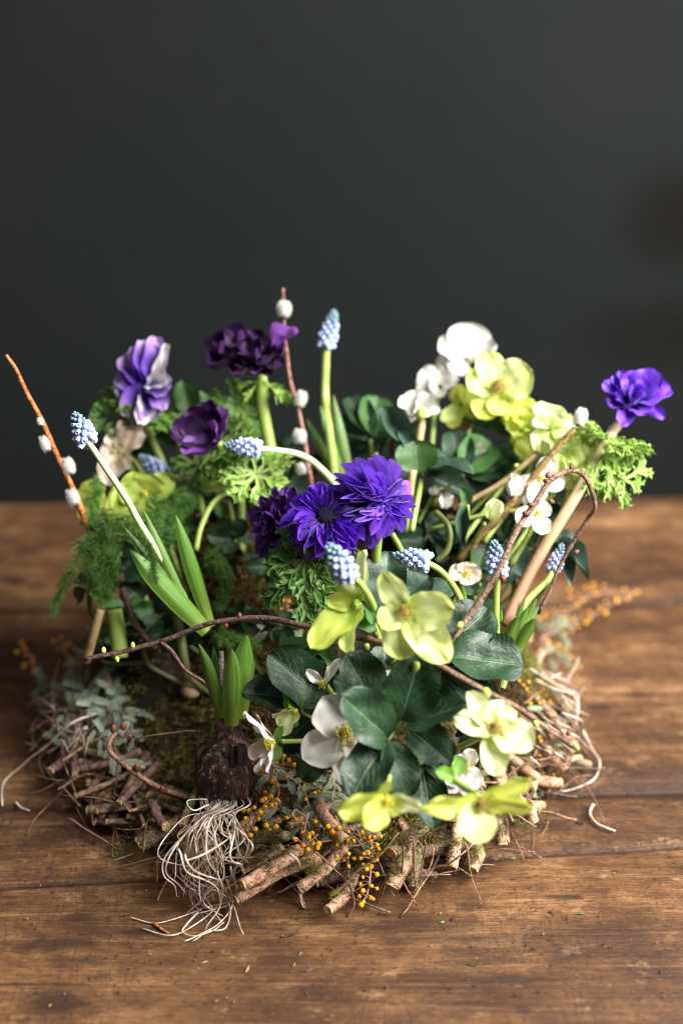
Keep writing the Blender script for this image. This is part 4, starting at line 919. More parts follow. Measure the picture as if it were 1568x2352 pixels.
double('lighter shaggy violet double anemone in profile, right of the black eyed one', (852,1150,.875), (.62,.05,.76), 90,
  [(22,1.12,-14,22,4,'strip'),(27,1.08,0,19,4,'strip'),(27,1.0,12,18,4,'strip_up'),(25,.84,26,17,4,'strip_up'),(20,.64,42,16,3,'strip_up'),(13,.46,58,15,2,'strip_up'),(7,.30,75,14,1,'strip_up')], 'violet_light', 9, eye=False,
  rf=(12,5,60,46,'bract',.9))
double('dull dark violet double anemone half hidden behind the black eyed one', (652,1205,.915), (-.55,.1,.75), 84,
  [(16,1.15,-8,40,4,'petal'),(18,1.0,6,34,4,'petal'),(18,.8,22,30,4,'petal'),(14,.6,40,26,3,'strip_up'),(8,.4,60,22,2,'strip_up')], 'violet_dull', 14, eye=False, rf=(10,6,66,50,'bract',.9))
AN = 'single anemones'
a1 = flower('anemone', 'lilac anemone with pale inner petals, out of focus at the left', 'flower', (345,885,.985), (.45,.1,.85),
  [(352,776,.35,60),(305,800,.3,60),(325,784,.2,70),(278,826,.4,66),(266,870,.3,56),(272,912,.1,70),(285,958,-.4,80),(318,975,-.6,50,0,'lilac_pale'),(330,968,-.5,60,0,'lilac'),(372,946,-.6,52,0,'lilac'),(396,885,-.4,60),(380,790,.1,26,0,'lilac_pale'),(345,852,-1.2,30,0,'lilac_pale'),(370,838,-1.3,40,0,'lilac_pale'),(376,896,-1.5,56,0,'lilac_pale'),(362,918,-1.2,50,0,'lilac')], 'lilac', shape='round', centre='stamens', csize=7, cmat='anther_dark', group=AN, sr=.0025)
ruff(a1, P(330,935,1.0), F(.3,.7,.3), 9, 100*mpp(1.0), 80*mpp(1.0), 'bract_mid', .3, (0, 360), 3)
a2 = flower('anemone', 'dark plum anemone seen edge on, topmost flower on a thick green stem', 'flower', (592,835,.97), (-.1,.6,.5),
  [(468,802,.1,70),(480,850,-.4,62),(510,768,.4,66),(565,764,.6,70),(535,868,-.8,60),(590,862,-1.0,46,0,'plum_light'),(630,785,.3,70),(660,800,.1,66),(688,768,.3,40,0,'plum_light'),(650,845,-.8,56),(620,868,-.9,50),(540,815,-1.2,70),(640,818,-1.2,70),(500,820,-.8,60)], 'plum', shape='ruffled', centre=None, stem=[(600,870,.975),(604,940,.98),(622,1040,.98),(636,1130,.96),(640,1210,.94)], sr=.0040, smat='stem', group=AN)
ruff(a2, P(602,875,.972), F(0,1,.1), 7, 72*mpp(.97), 46*mpp(.97), 'bract_pale', 1.1, (150, 400), 6)
a3 = flower('anemone', 'dark plum cup shaped anemone touching the horizontal muscari', 'flower', (492,1012,.955), (-.45,.3,.7),
  [(395,985,0,76),(430,945,.3,80),(480,922,.4,76),(524,940,-.1,60,0,'plum_light'),(505,972,-1.2,50,0,'plum_light'),(420,1045,-.8,60,0,'plum_light'),(460,1050,-.8,60),(510,1010,-.8,50,0,'plum_light'),(440,1000,.4,90)], 'plum', shape='round', centre=None, group=AN, sr=.0025)
ruff(a3, P(500,1020,.965), F(-.3,.5,.4), 8, 105*mpp(.97), 80*mpp(.97), 'bract_mid', .3, (-60, 180), 8)
a7 = flower('anemone', 'bright purple anemone standing alone at the far right', 'flower', (1448,925,.945), (.1,.55,.7),
  [(1378,888,.1,46),(1392,930,-.3,50),(1402,868,.4,40),(1418,855,.4,36),(1425,982,-.8,44),(1462,856,.4,70),(1508,858,.2,74),(1540,900,-.1,70),(1520,968,-.6,38),(1490,955,-.8,66),(1440,890,-.9,50),(1480,900,-1.0,60),(1410,915,-.6,50)], 'violet', shape='round', centre=None, stem=[(1418,975,.958),(1400,1000,.945),(1345,1100,.925),(1290,1190,.92),(1230,1290,.915),(1158,1435,.90)], sr=.0034, smat='stem_cane', group=AN)
ruff(a7, P(1400,1005,.935), F(.35,.85,.1), 9, 90*mpp(.94), 66*mpp(.94), 'bract_pale', .5, (0, 360), 11)
ruff(a7, P(1385,1040,.93), F(.5,.3,.6), 6, 105*mpp(.94), 60*mpp(.94), 'bract_pale', .5, (200, 380), 12)

# --- grape hyacinths
def muscari(label, base, tip, Wpx, stem, smat='stem', leaves=(), sr=.0019, n=54):
    Wpx *= .94; A = P(*base); B = P(*tip); ax = (B-A); L = ax.length; axn = ax.normalized(); s = mpp(base[2])
    root = thing('grape_hyacinth', label, 'flower', A, 'grape hyacinths')
    X, Y, Zv = frame(axn)
    core = tube('flower_spike', [A-axn*L*.05, A.lerp(B, .5), B-axn*L*.06], Wpx*.19*s, Wpx*.06*s, 'bud_teal', root, 8, 4)
    for i in range(n):
        t = i/(n-1); a = i*2.39996; env = (math.sin(math.pi*(0.30+0.66*t))**0.9) if t > .15 else 0.82
        out = X*math.cos(a)+Y*math.sin(a)
        size = Wpx*s*(0.34-0.19*t)*R.uniform(.85, 1.12); el = rad(-38+95*t)
        d = (out*math.cos(el)+axn*math.sin(el)).normalized(); d.z -= 0.35*(1-t); d.normalize()
        pos = A + axn*L*(0.02+0.93*t) + out*Wpx*s*0.5*env*0.34
        x, y, z = frame(d); top = t > 0.58
        wdt = size*0.92
        M = Matrix(((x.x*wdt, y.x*wdt, z.x*size, pos.x), (x.y*wdt, y.y*wdt, z.y*size, pos.y), (x.z*wdt, y.z*wdt, z.z*size, pos.z), (0, 0, 0, 1)))
        link('floret', ME['floret_bud' if top else 'floret'], core, M, 'bud_teal' if t > 0.66 else 'floret')
    if stem: tube('stem', [A]+[P(*p) for p in stem], sr, sr*1.25, smat, root, 9, 7, 0.03)
    for lf in leaves: strap(root, *lf)
    return root
def strap(root, bx, by, bd, tx, ty, td, wpx, up=(0.2, 0.3, 1), roll=0, mat='strap', sh='strap'):
    place('leaf', pick(sh), root, P(bx, by, bd), P(tx, ty, td), wpx*mpp((bd+td)/2), F(*up), mat, rad(roll), zs=wpx*mpp(bd)*1.0)
muscari('grape hyacinth leaning left on a long pale stem beside the orange willow', (200,1010,.875), (172,950,.88), 66, [(240,1070,.88),(290,1145,.89),(326,1210,.90),(400,1330,.91),(450,1430,.92)], 'stem_pale',
  leaves=[(478,1450,.91,298,1262,.885,50),(485,1440,.915,403,1180,.90,36),(450,1440,.91,330,1170,.90,22),(470,1445,.92,285,1210,.91,24),(430,1400,.92,292,1218,.92,24)])
muscari('small blurred grape hyacinth under the lilac anemone', (368,1085,.99), (322,1050,.99), 60, [(400,1095,1.0),(450,1120,1.0),(470,1200,.98)])
muscari('horizontal grape hyacinth pointing left at the plum anemone cup', (588,1030,.935), (515,1022,.935), 56, [(640,1035,.94),(690,1045,.945),(730,1070,.95),(780,1130,.95),(800,1220,.94)], 'stem_pale')
muscari('tallest grape hyacinth, upright against the dark wall', (750,792,1.0), (768,712,1.0), 54, [(748,830,1.0),(746,900,1.0),(752,960,.99),(770,1100,.97)], 'stem',
  leaves=[(790,1130,.98,705,962,1.0,22),(800,1130,.97,735,930,.99,22),(815,1140,.97,765,905,.99,24),(800,1120,.99,780,1000,1.0,30)], sr=.0026)
muscari('large blurred grape hyacinth nearest the camera, under the black eyed anemone', (800,1318,.80), (752,1252,.79), 78, [(830,1345,.81),(860,1400,.83),(880,1480,.86)])
muscari('grape hyacinth on an arching stem, right of the lime hellebores', (975,1290,.865), (905,1276,.87), 66, [(1010,1310,.87),(1040,1345,.875),(1060,1388,.88),(1075,1460,.90)], 'stem', leaves=[(1070,1400,.89,1062,1344,.885,14),(1100,1400,.89,1108,1350,.89,18)])
muscari('upright grape hyacinth behind the arched twig', (1143,1315,.885), (1133,1243,.885), 62, [(1140,1350,.89),(1138,1420,.895),(1140,1480,.90)], 'stem', leaves=[(1150,1440,.90,1150,1400,.895,12)])
muscari('grape hyacinth half hidden by the thick tan anemone stem', (1270,1308,.915), (1290,1250,.92), 44, [(1255,1335,.91),(1210,1380,.905),(1170,1450,.90)], 'stem',
  leaves=[(1158,1490,.885,1189,1415,.875,26),(1170,1500,.885,1212,1392,.88,22),(1172,1500,.89,1232,1374,.89,24),(1185,1500,.885,1227,1420,.875,30),(1185,1480,.895,1238,1392,.90,14),(1165,1500,.90,1206,1370,.90,18),(1155,1580,.875,1180,1480,.885,18)])
o = thing('bent_flower_stem', 'bare bent lime stem arching up from the moss behind the fern', 'flower stem', P(450,1265,.93))
tube('stem', [P(450,1265,.94), P(462,1210,.945), P(490,1155,.95), P(530,1130,.955), P(570,1130,.955)], .0020, .0017, 'stem', o, 9, 7)

# --- willow
def catkin(root, x, y, d, lx, ly, wpx=26, lpx=40):
    c = P(x, y, d); dirv = (RIGHT*lx+UP*ly).normalized(); X, Y, Zv = frame(dirv); s = mpp(d)*0.88; a, b_ = wpx*s, lpx*s
    k_ = a*.62; q_ = c-Zv*b_*.50
    link('bud_scale', ME['bud'], root, Matrix(((X.x*k_, Y.x*k_, Zv.x*k_, q_.x), (X.y*k_, Y.y*k_, Zv.y*k_, q_.y), (X.z*k_, Y.z*k_, Zv.z*k_, q_.z), (0, 0, 0, 1))), 'brown_bud')
    M = Matrix(((X.x*a, Y.x*a, Zv.x*b_, c.x), (X.y*a, Y.y*a, Zv.y*b_, c.y), (X.z*a, Y.z*a, Zv.z*b_, c.z), (0, 0, 0, 1)))
    link('catkin', ME['catkins'][R.randrange(2)], root, M, 'catkin')
def branch(name, label, pts, r0, r1, mat, group='willow branches', buds=(), catkins=(), wob=.0008, cat='branch', sides=(), jag=0.0):
    pp = [P(*p) for p in pts]; root = thing(name, label, cat, pp[0], group)
    tube('stem', pp, r0, r1, mat, root, 10, 8, 0.14, wob=wob)
    for sd in sides: tube('side_shoot', [P(*p) for p in sd], r1*1.0, r1*.6, mat, root, 8, 6, .1, wob=wob)
    for c in catkins: catkin(root, *c)
    for (x, y, d, lx, ly, sz, m) in buds:
        c = P(x, y, d); X, Y, Zv = frame((RIGHT*lx+UP*ly).normalized()); s = sz*mpp(d)
        link('bud', ME['bud'], root, Matrix(((X.x*s*.8, Y.x*s*.8, Zv.x*s, c.x), (X.y*s*.8, Y.y*s*.8, Zv.y*s, c.y), (X.z*s*.8, Y.z*s*.8, Zv.z*s, c.z), (0, 0, 0, 1))), m)
    return root
branch('willow_branch', 'orange pussy willow branch leaning out at the far left', [(205,1215,.94),(168,1125,.93),(128,1040,.925),(95,965,.92),(62,900,.915),(38,850,.91),(15,815,.905)], .0021, .0011, 'bark_orange',
  catkins=[(93,969,.915,-.1,1,17,20),(104,1021,.915,-.4,1,25,42),(158,1072,.915,-.3,1,33,44),(168,1144,.92,-.4,1,33,44)])
branch('willow_branch', 'upright plum brown pussy willow branch left of the tallest muscari', [(722,1140,.96),(706,1060,.965),(690,970,.97),(668,880,.975),(655,790,.975),(652,720,.98),(650,662,.98)], .0019, .0012, 'bark_plum',
  catkins=[(652,712,.975,.1,1,38,42),(690,918,.965,.3,1,32,42),(688,1004,.96,0,1,36,38),(691,1078,.96,-.3,1,26,32),(735,1122,.955,.6,.4,26,30)])
branch('willow_branch', 'orange brown willow branch with one grey catkin, slanting up to the right', [(1055,1288,.94),(1120,1215,.935),(1190,1135,.93),(1255,1055,.925),(1318,985,.92)], .0034, .0018, 'bark_olive',
  catkins=[(1332,960,.918,.3,1,34,46)])
TW = 'budding twigs'
branch('budding_twig', 'reddish brown twig arched like a hook above the right side', [(1010,1550,.845),(1060,1440,.85),(1110,1365,.85),(1150,1300,.85),(1190,1210,.855),(1235,1150,.86),(1270,1100,.86),(1315,1080,.865),(1345,1098,.87),(1366,1160,.88),(1345,1195,.89),(1300,1270,.90),(1235,1410,.91)], .0021, .0013, 'bark_twig', TW,
  buds=[(1262,1108,.86,-.6,.2,17,'brown_bud'),(1255,1098,.855,.3,1,14,'brown_bud'),(1226,1160,.855,-1,0,16,'brown_bud'),(1258,1150,.855,.7,-.2,16,'brown_bud'),(1215,1182,.855,-1,.2,18,'brown_bud'),(1152,1322,.845,.3,-1,18,'brown_bud'),(1062,1430,.845,-.7,-.6,20,'green_bud'),(1310,1078,.86,.2,1,12,'brown_bud'),(1318,1272,.895,.6,.5,14,'brown_bud'),(1028,1522,.84,.2,1,22,'green_bud')], wob=.0012)
branch('budding_twig', 'dark twig lying across the middle with green buds at its left tip', [(880,1475,.83),(800,1462,.835),(720,1442,.84),(640,1425,.845),(550,1420,.85),(470,1437,.855),(400,1462,.86),(340,1485,.865),(270,1500,.865),(195,1515,.865)], .0019, .0014, 'bark_dark', TW,
  buds=[(238,1500,.86,0,1,15,'green_bud'),(268,1508,.86,.2,-1,14,'green_bud'),(305,1488,.862,0,1,14,'green_bud'),(550,1420,.85,0,1,14,'brown_bud'),(520,1432,.85,-.2,-1,12,'brown_bud')], sides=[[(370,1475,.862),(400,1500,.86),(430,1540,.86),(470,1570,.865)]], wob=.0013)
branch('budding_twig', 'brown twig slanting down to the right with fat green buds', [(840,1465,.83),(905,1490,.815),(960,1510,.81),(1030,1540,.80),(1115,1588,.80),(1200,1632,.80),(1265,1680,.805),(1322,1718,.81)], .0019, .0013, 'bark_twig', TW,
  buds=[(958,1520,.803,-.3,-1,24,'green_bud'),(1112,1580,.79,.3,-1,26,'green_bud'),(1228,1655,.80,.2,-1,18,'green_bud'),(1318,1712,.808,.6,-.6,16,'green_bud'),(1302,1690,.803,.3,1,16,'brown_bud'),(1262,1685,.803,.1,-1,18,'brown_bud'),(842,1478,.825,.1,-1,18,'green_bud')], wob=.0010)
q = [Z(445,1840,.03), Z(372,1812,.04), Z(305,1768,.055), Z(262,1738,.06), Z(251,1712,.065), Z(266,1682,.07)]
o = thing('budding_twig', 'curved brown twig resting on the basket rim left of the dark bulb', 'branch', q[0], TW)
tube('stem', q, .0019, .0016, 'bark_twig', o, 10, 8, .12, wob=.0012)
tube('side_shoot', [q[-1], Z(285,1692,.065), Z(312,1683,.065)], .0010, .0006, 'bark_dark', o, 7, 5, .1)
for (x, y, z) in ((316,1770,.055),(374,1822,.04),(262,1682,.07),(285,1676,.07)):
    link('bud', ME['bud'], o, Matrix.Translation(Z(x, y, z)) @ Matrix.Diagonal((.0045, .0045, .006, 1)), 'brown_bud')

# --- hellebore leaves
def palmate(label, c, leaflets, mat='leaf', shape='leaf', stem=None, sr=.0017, group='dark hellebore leaves', smat='stem_dark'):
    C = P(*c); root = thing('hellebore_leaf', label, 'leaf', C, group)
    for lf in leaflets:
        bx, by, bd, tx, ty, td, wd = lf[:7]; up = lf[7] if len(lf) > 7 else (.1, .5, .9); roll = lf[8] if len(lf) > 8 else 0; mt = lf[9] if len(lf) > 9 else mat
        place('leaflet', pick(shape), root, P(bx, by, bd), P(tx, ty, td), wd*mpp((bd+td)/2)*1.06, F(*up), mt, rad(roll))
        b0, c0 = P(bx, by, bd+.001), P(c[0], c[1], c[2]+.001)
        if (b0-c0).length > .004: tube('leaf_stalk', [c0, b0], .0008, .0007, smat, root, 6, 2)
    stem_part(root, C, F(0, .6, .5), stem, sr, smat)
    return root
palmate('front rosette of six dark rounded leaflets, centre right below the lime flowers', (905,1680,.815),
  [(888,1692,.813,795,1600,.79,112,(-.1,.5,.9)),(921,1656,.815,968,1508,.80,122,(.15,.5,.9)),(938,1666,.815,1064,1610,.80,98,(.1,.7,.7)),(938,1672,.815,1038,1750,.805,88,(.3,.2,.9)),(888,1702,.81,806,1824,.79,104,(-.3,.3,.9)),(892,1704,.81,938,1832,.80,84,(.3,.2,.9))], stem=[(900,1700,.83),(890,1720,.87)])
palmate('pair of big puckered dark leaflets at the right behind the slanting twig', (1015,1515,.835),
  [(1022,1502,.85,1122,1392,.86,118,(.2,.6,.8)),(1030,1510,.84,1204,1522,.84,124,(.1,.6,.8)),(1012,1545,.845,1146,1618,.84,76,(.3,.6,.7)),(1012,1530,.85,1060,1440,.865,80)], stem=[(1000,1560,.86),(970,1620,.88)])
palmate('two dark leaflets at the left of the rosette, above the profile white flower', (745,1616,.865),
  [(742,1612,.862,622,1500,.85,112,(-.1,.6,.8)),(700,1606,.865,560,1584,.855,80,(-.1,.6,.8)),(742,1625,.868,640,1720,.865,90,(-.2,.3,.9)),(760,1600,.87,690,1500,.88,60)], stem=[(770,1640,.88),(810,1680,.89)])
palmate('rounded dark leaflet behind the front leaf with a white sheen', (868,1620,.835),
  [(862,1618,.832,800,1506,.82,108,(-.1,.6,.8)),(870,1600,.845,890,1478,.85,78,(.1,.5,.8)),(850,1600,.85,770,1560,.845,60)], stem=[(880,1650,.86)])
palmate('grey green leaf standing behind the lime hellebores', (880,1400,.885), [(878,1400,.882,892,1262,.89,96,(-.1,.4,.9)),(900,1400,.885,985,1318,.885,90,(.1,.6,.7)),(905,1402,.885,1042,1345,.885,62,(.2,.7,.7)),(870,1400,.885,800,1330,.89,70)], 'leaf_grey', stem=[(880,1450,.89),(885,1500,.90)])
palmate('glossy dark leaf pointing down between the drooping lime flowers', (968,1750,.83), [(968,1756,.828,1000,1902,.815,78,(.1,.3,.95)),(975,1745,.83,1060,1800,.83,60)], stem=[(955,1730,.85)])
palmate('shaded leaf fan low beside the white hellebore', (740,1720,.875), [(740,1715,.872,662,1690,.87,80),(735,1735,.872,690,1790,.87,60),(760,1740,.875,850,1790,.87,60)], stem=[(780,1730,.885)])
palmate('small fresh green leaf at the stalk of the profile white flower', (640,1700,.85), [(636,1702,.845,648,1668,.84,20,(-.2,.2,.9),0,'leaf_fresh'),(636,1708,.845,628,1748,.84,26,(.6,.2,.7),0,'leaf_fresh')], shape='leaf_plain', sr=.0008, stem=[(655,1704,.86)], group='small green leaves')
palmate('fresh green notched leaves between the two lime hellebores', (862,1440,.83), [(858,1432,.83,845,1380,.825,36,(.2,.5,.8),0,'leaf_mid'),(862,1448,.83,820,1428,.83,34,(.2,.5,.8),0,'leaf_mid')], shape='leaf_plain', sr=.001, stem=[(868,1470,.84)], group='small green leaves')
palmate('green leaf on the stalk of the hanging lime hellebore', (1040,1785,.785), [(1040,1790,.785,1002,1770,.78,34,(.2,.5,.8),0,'leaf_fresh'),(1045,1780,.785,1058,1735,.79,36,(.4,.3,.8),0,'leaf_fresh')], shape='leaf_plain', sr=.001, stem=[(1020,1760,.80),(990,1740,.83)], group='small green leaves')
palmate('green narrow leaves pointing right behind the dark leaf pair at left', (700,1500,.89), [(640,1510,.885,760,1462,.87,24),(690,1520,.885,770,1480,.87,28),(705,1500,.885,780,1528,.88,40)], 'leaf_mid', 'lance', group='small green leaves')
# back foliage
BK = 'blurred hellebore leaves at the back'
palmate('long grey green leaf curling below the white flowers', (950,1040,.95), [(950,1030,.955,878,928,.965,52,(-.4,.6,.6),0,'leaf_grey'),(945,1040,.95,915,985,.955,36,(0,.6,.7),0,'leaf_grey')], shape='lance', group=BK, smat='stem', stem=[(945,1130,.95),(930,1220,.94)])
palmate('cupped dark leaf beneath the long grey green one', (968,1088,.945), [(960,1088,.945,955,1010,.945,92,(-.1,.5,.8),0,'leaf_mid'),(980,1085,.945,1085,1075,.93,54,(0,.9,.5),0,'leaf_grey'),(985,1095,.945,1030,1040,.96,56),(975,1095,.945,1075,1130,.95,50)], shape='leaf_plain', group=BK, smat='stem', stem=[(960,1140,.94),(945,1220,.93)])
palmate('large dark leaves in shadow right of the cupped one', (1060,1090,.97), [(1060,1085,.97,1040,985,.98,70),(1065,1085,.97,1130,1010,.98,84,(.1,.5,.8),0,'leaf_mid'),(1070,1095,.97,1160,1070,.98,70),(1060,1100,.97,1110,1160,.97,64)], shape='leaf_plain', group=BK)
palmate('dark leaves against the wall left of the white flowers', (850,1010,1.0), [(850,1000,1.0,800,905,1.01,60),(855,1000,1.0,868,905,1.01,72,(.1,.4,.8),0,'leaf_mid'),(860,1005,1.0,915,940,1.01,60),(845,1010,1.0,770,960,1.01,60)], shape='leaf_plain', group=BK, smat='stem_dark')
palmate('dark leaves behind the creamy lime cluster', (1170,1010,.99), [(1170,1005,.99,1120,960,1.0,50),(1175,1010,.99,1230,960,1.0,60),(1170,1015,.99,1150,1080,.99,70),(1160,1000,.99,1060,940,1.0,60)], shape='leaf_plain', group=BK)
palmate('slender grey green leaf hanging in the middle of the back foliage', (1072,1160,.93), [(1070,1165,.93,1062,1258,.92,30,(-.3,.3,.9),0,'leaf_grey'),(1074,1160,.93,1060,1120,.93,28,(0,.3,.9),0,'leaf_mid')], shape='lance', group=BK, smat='stem')
palmate('dark leaves beneath the lowest white hellebores', (1160,1240,.945), [(1160,1240,.945,1110,1190,.95,60),(1165,1245,.945,1230,1190,.95,60),(1160,1250,.945,1200,1320,.93,70,(.1,.4,.8),0,'leaf_grey'),(1150,1250,.945,1090,1300,.93,70),(1155,1240,.945,1150,1170,.95,50)], shape='leaf_plain', group=BK)
palmate('pair of pointed green leaves over the table right of the tan stem', (1270,1250,.95), [(1275,1250,.95,1352,1318,.93,44,(.2,.6,.7),0,'leaf_grey'),(1270,1255,.95,1312,1340,.93,36,(.2,.6,.7),0,'leaf_grey'),(1275,1245,.95,1330,1240,.95,40,(.2,.6,.7),0,'leaf_grey')], shape='lance', group=BK)
palmate('bright green leaf behind the upright muscari', (1100,1340,.93), [(1100,1335,.93,1105,1240,.94,50,(.1,.3,.9),0,'leaf_mid'),(1090,1340,.93,1050,1280,.94,44)], shape='leaf_plain', group=BK)
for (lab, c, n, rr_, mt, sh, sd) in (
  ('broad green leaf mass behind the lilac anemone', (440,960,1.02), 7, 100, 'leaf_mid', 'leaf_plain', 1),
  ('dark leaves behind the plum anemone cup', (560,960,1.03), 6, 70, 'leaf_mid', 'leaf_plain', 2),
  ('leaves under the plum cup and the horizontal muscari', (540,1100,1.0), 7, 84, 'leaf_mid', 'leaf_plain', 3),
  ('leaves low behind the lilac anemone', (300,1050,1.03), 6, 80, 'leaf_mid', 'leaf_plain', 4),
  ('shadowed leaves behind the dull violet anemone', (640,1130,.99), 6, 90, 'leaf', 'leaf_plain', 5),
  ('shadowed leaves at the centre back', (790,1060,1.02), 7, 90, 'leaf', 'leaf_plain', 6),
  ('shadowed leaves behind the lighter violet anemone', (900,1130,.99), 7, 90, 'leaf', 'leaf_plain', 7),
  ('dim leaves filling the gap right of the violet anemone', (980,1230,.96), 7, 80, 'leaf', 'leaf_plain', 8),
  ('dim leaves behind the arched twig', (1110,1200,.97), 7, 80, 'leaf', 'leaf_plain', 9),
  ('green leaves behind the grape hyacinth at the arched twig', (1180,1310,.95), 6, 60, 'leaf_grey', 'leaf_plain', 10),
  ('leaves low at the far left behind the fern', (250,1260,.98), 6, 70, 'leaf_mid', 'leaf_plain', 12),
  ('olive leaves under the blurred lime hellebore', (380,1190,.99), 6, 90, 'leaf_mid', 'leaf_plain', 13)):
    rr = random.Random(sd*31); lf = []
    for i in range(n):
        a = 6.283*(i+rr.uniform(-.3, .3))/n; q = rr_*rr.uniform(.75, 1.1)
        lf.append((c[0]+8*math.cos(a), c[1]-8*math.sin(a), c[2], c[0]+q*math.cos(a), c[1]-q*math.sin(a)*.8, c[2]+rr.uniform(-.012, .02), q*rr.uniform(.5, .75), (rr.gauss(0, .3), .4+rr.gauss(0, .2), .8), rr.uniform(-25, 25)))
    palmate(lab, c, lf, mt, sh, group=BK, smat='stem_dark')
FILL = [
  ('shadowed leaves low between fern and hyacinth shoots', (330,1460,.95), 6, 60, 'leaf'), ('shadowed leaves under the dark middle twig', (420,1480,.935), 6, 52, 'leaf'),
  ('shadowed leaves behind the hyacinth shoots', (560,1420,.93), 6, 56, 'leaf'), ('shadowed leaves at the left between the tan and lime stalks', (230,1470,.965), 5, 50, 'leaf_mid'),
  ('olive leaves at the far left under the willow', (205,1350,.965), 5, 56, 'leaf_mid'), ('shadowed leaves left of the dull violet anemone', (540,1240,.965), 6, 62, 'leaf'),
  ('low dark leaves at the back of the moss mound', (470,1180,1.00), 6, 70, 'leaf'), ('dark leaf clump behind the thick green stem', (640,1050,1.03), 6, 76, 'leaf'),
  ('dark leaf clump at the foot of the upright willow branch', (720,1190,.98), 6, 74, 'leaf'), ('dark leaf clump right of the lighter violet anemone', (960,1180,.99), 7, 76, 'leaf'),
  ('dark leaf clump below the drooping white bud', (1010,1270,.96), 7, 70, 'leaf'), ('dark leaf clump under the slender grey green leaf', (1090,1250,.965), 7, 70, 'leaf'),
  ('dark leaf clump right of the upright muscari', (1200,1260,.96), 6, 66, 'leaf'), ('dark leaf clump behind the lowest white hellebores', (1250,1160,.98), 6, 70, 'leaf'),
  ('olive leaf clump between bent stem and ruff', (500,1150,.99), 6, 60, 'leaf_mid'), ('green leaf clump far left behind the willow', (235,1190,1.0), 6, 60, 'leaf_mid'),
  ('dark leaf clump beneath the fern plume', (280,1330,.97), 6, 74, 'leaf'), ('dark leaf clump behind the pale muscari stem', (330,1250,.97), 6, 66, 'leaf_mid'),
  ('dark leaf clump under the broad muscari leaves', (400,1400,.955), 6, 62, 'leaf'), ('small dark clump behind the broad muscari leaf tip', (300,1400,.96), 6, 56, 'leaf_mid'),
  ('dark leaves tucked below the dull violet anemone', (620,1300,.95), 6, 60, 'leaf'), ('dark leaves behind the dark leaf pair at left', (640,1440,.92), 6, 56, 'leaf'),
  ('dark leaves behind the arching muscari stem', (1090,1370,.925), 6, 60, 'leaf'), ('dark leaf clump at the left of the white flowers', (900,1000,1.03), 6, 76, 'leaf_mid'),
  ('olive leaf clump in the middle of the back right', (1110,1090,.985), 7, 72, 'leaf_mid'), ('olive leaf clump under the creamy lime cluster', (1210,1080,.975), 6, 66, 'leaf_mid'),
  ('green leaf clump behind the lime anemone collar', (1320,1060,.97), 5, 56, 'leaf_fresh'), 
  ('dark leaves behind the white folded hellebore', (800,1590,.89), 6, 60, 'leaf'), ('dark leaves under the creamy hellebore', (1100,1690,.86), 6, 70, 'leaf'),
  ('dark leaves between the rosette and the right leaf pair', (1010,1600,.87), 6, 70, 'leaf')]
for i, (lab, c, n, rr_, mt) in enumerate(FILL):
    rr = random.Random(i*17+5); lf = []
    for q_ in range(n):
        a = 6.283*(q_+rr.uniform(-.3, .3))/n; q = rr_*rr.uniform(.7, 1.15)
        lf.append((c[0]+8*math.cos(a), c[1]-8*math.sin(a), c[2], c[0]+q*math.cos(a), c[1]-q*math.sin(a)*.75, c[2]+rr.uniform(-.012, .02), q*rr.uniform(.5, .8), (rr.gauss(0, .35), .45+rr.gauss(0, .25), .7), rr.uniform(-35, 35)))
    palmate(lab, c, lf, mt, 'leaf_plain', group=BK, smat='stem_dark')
# green curly leaves and stalks in the back, each a stem thing
CS = 'loose green stalks'
for i, (lab, pts, r, m) in enumerate((
  ('pale tan stalk left of the drooping white bud', [(968,975,.985),(962,1015,.98)], .0026, 'stem_tan'),
  ('short tan stalk below the cupped leaf', [(948,1080,.94),(940,1140,.94)], .0026, 'stem_tan'),
  ('long olive stalk slanting from the creamy cluster to the middle', [(1240,1035,.95),(1150,1110,.945),(1050,1165,.94)], .0020, 'stem_tan'),
  ('thin green stalk crossing under the cream bud', [(1210,1170,.93),(1120,1180,.935),(990,1215,.94)], .0014, 'stem'),
  ('green curled stalk in the shadow left of the slender leaf', [(1000,1175,.93),(1030,1210,.92),(1028,1260,.92),(1000,1290,.92)], .0020, 'stem_dark'),
  ('green stalk rising behind the lighter violet anemone', [(860,1040,.95),(880,1080,.95),(905,1140,.94)], .0018, 'stem_dark'),
  ('thick green stalk under the lighter violet anemone', [(868,1225,.88),(862,1290,.89),(855,1400,.91)], .0030, 'stem'),
  ('thin bright stalk right of the thick one under the violet anemone', [(900,1225,.885),(925,1275,.895),(950,1370,.91)], .0018, 'stem'),
  ('thick green anemone stalk by the small white catkins', [(600,1150,.95),(618,1200,.94),(640,1280,.93)], .0026, 'stem_dark'),
  ('tan stalk standing at the left under the fern', [(232,1400,.93),(218,1450,.93),(198,1520,.94)], .0030, 'stem_tan'),
  ('thick lime stalk with a white foot, left of centre', [(262,1400,.94),(272,1460,.94),(276,1510,.94)], .0055, 'stem'),
  ('brown red stalk in the shadow beneath the fern', [(282,1350,.93),(310,1430,.93),(360,1490,.93)], .0022, 'bark_dark'),
  ('olive stalk under the big left muscari leaf', [(385,1340,.93),(410,1430,.925),(430,1560,.92)], .0032, 'stem_dark'))):
    o = thing('flower_stem', lab, 'flower stem', P(*pts[0]), CS); pp = [P(*p) for p in pts]; tube('stem', pp, r, r, m, o, 9, 6, .05)
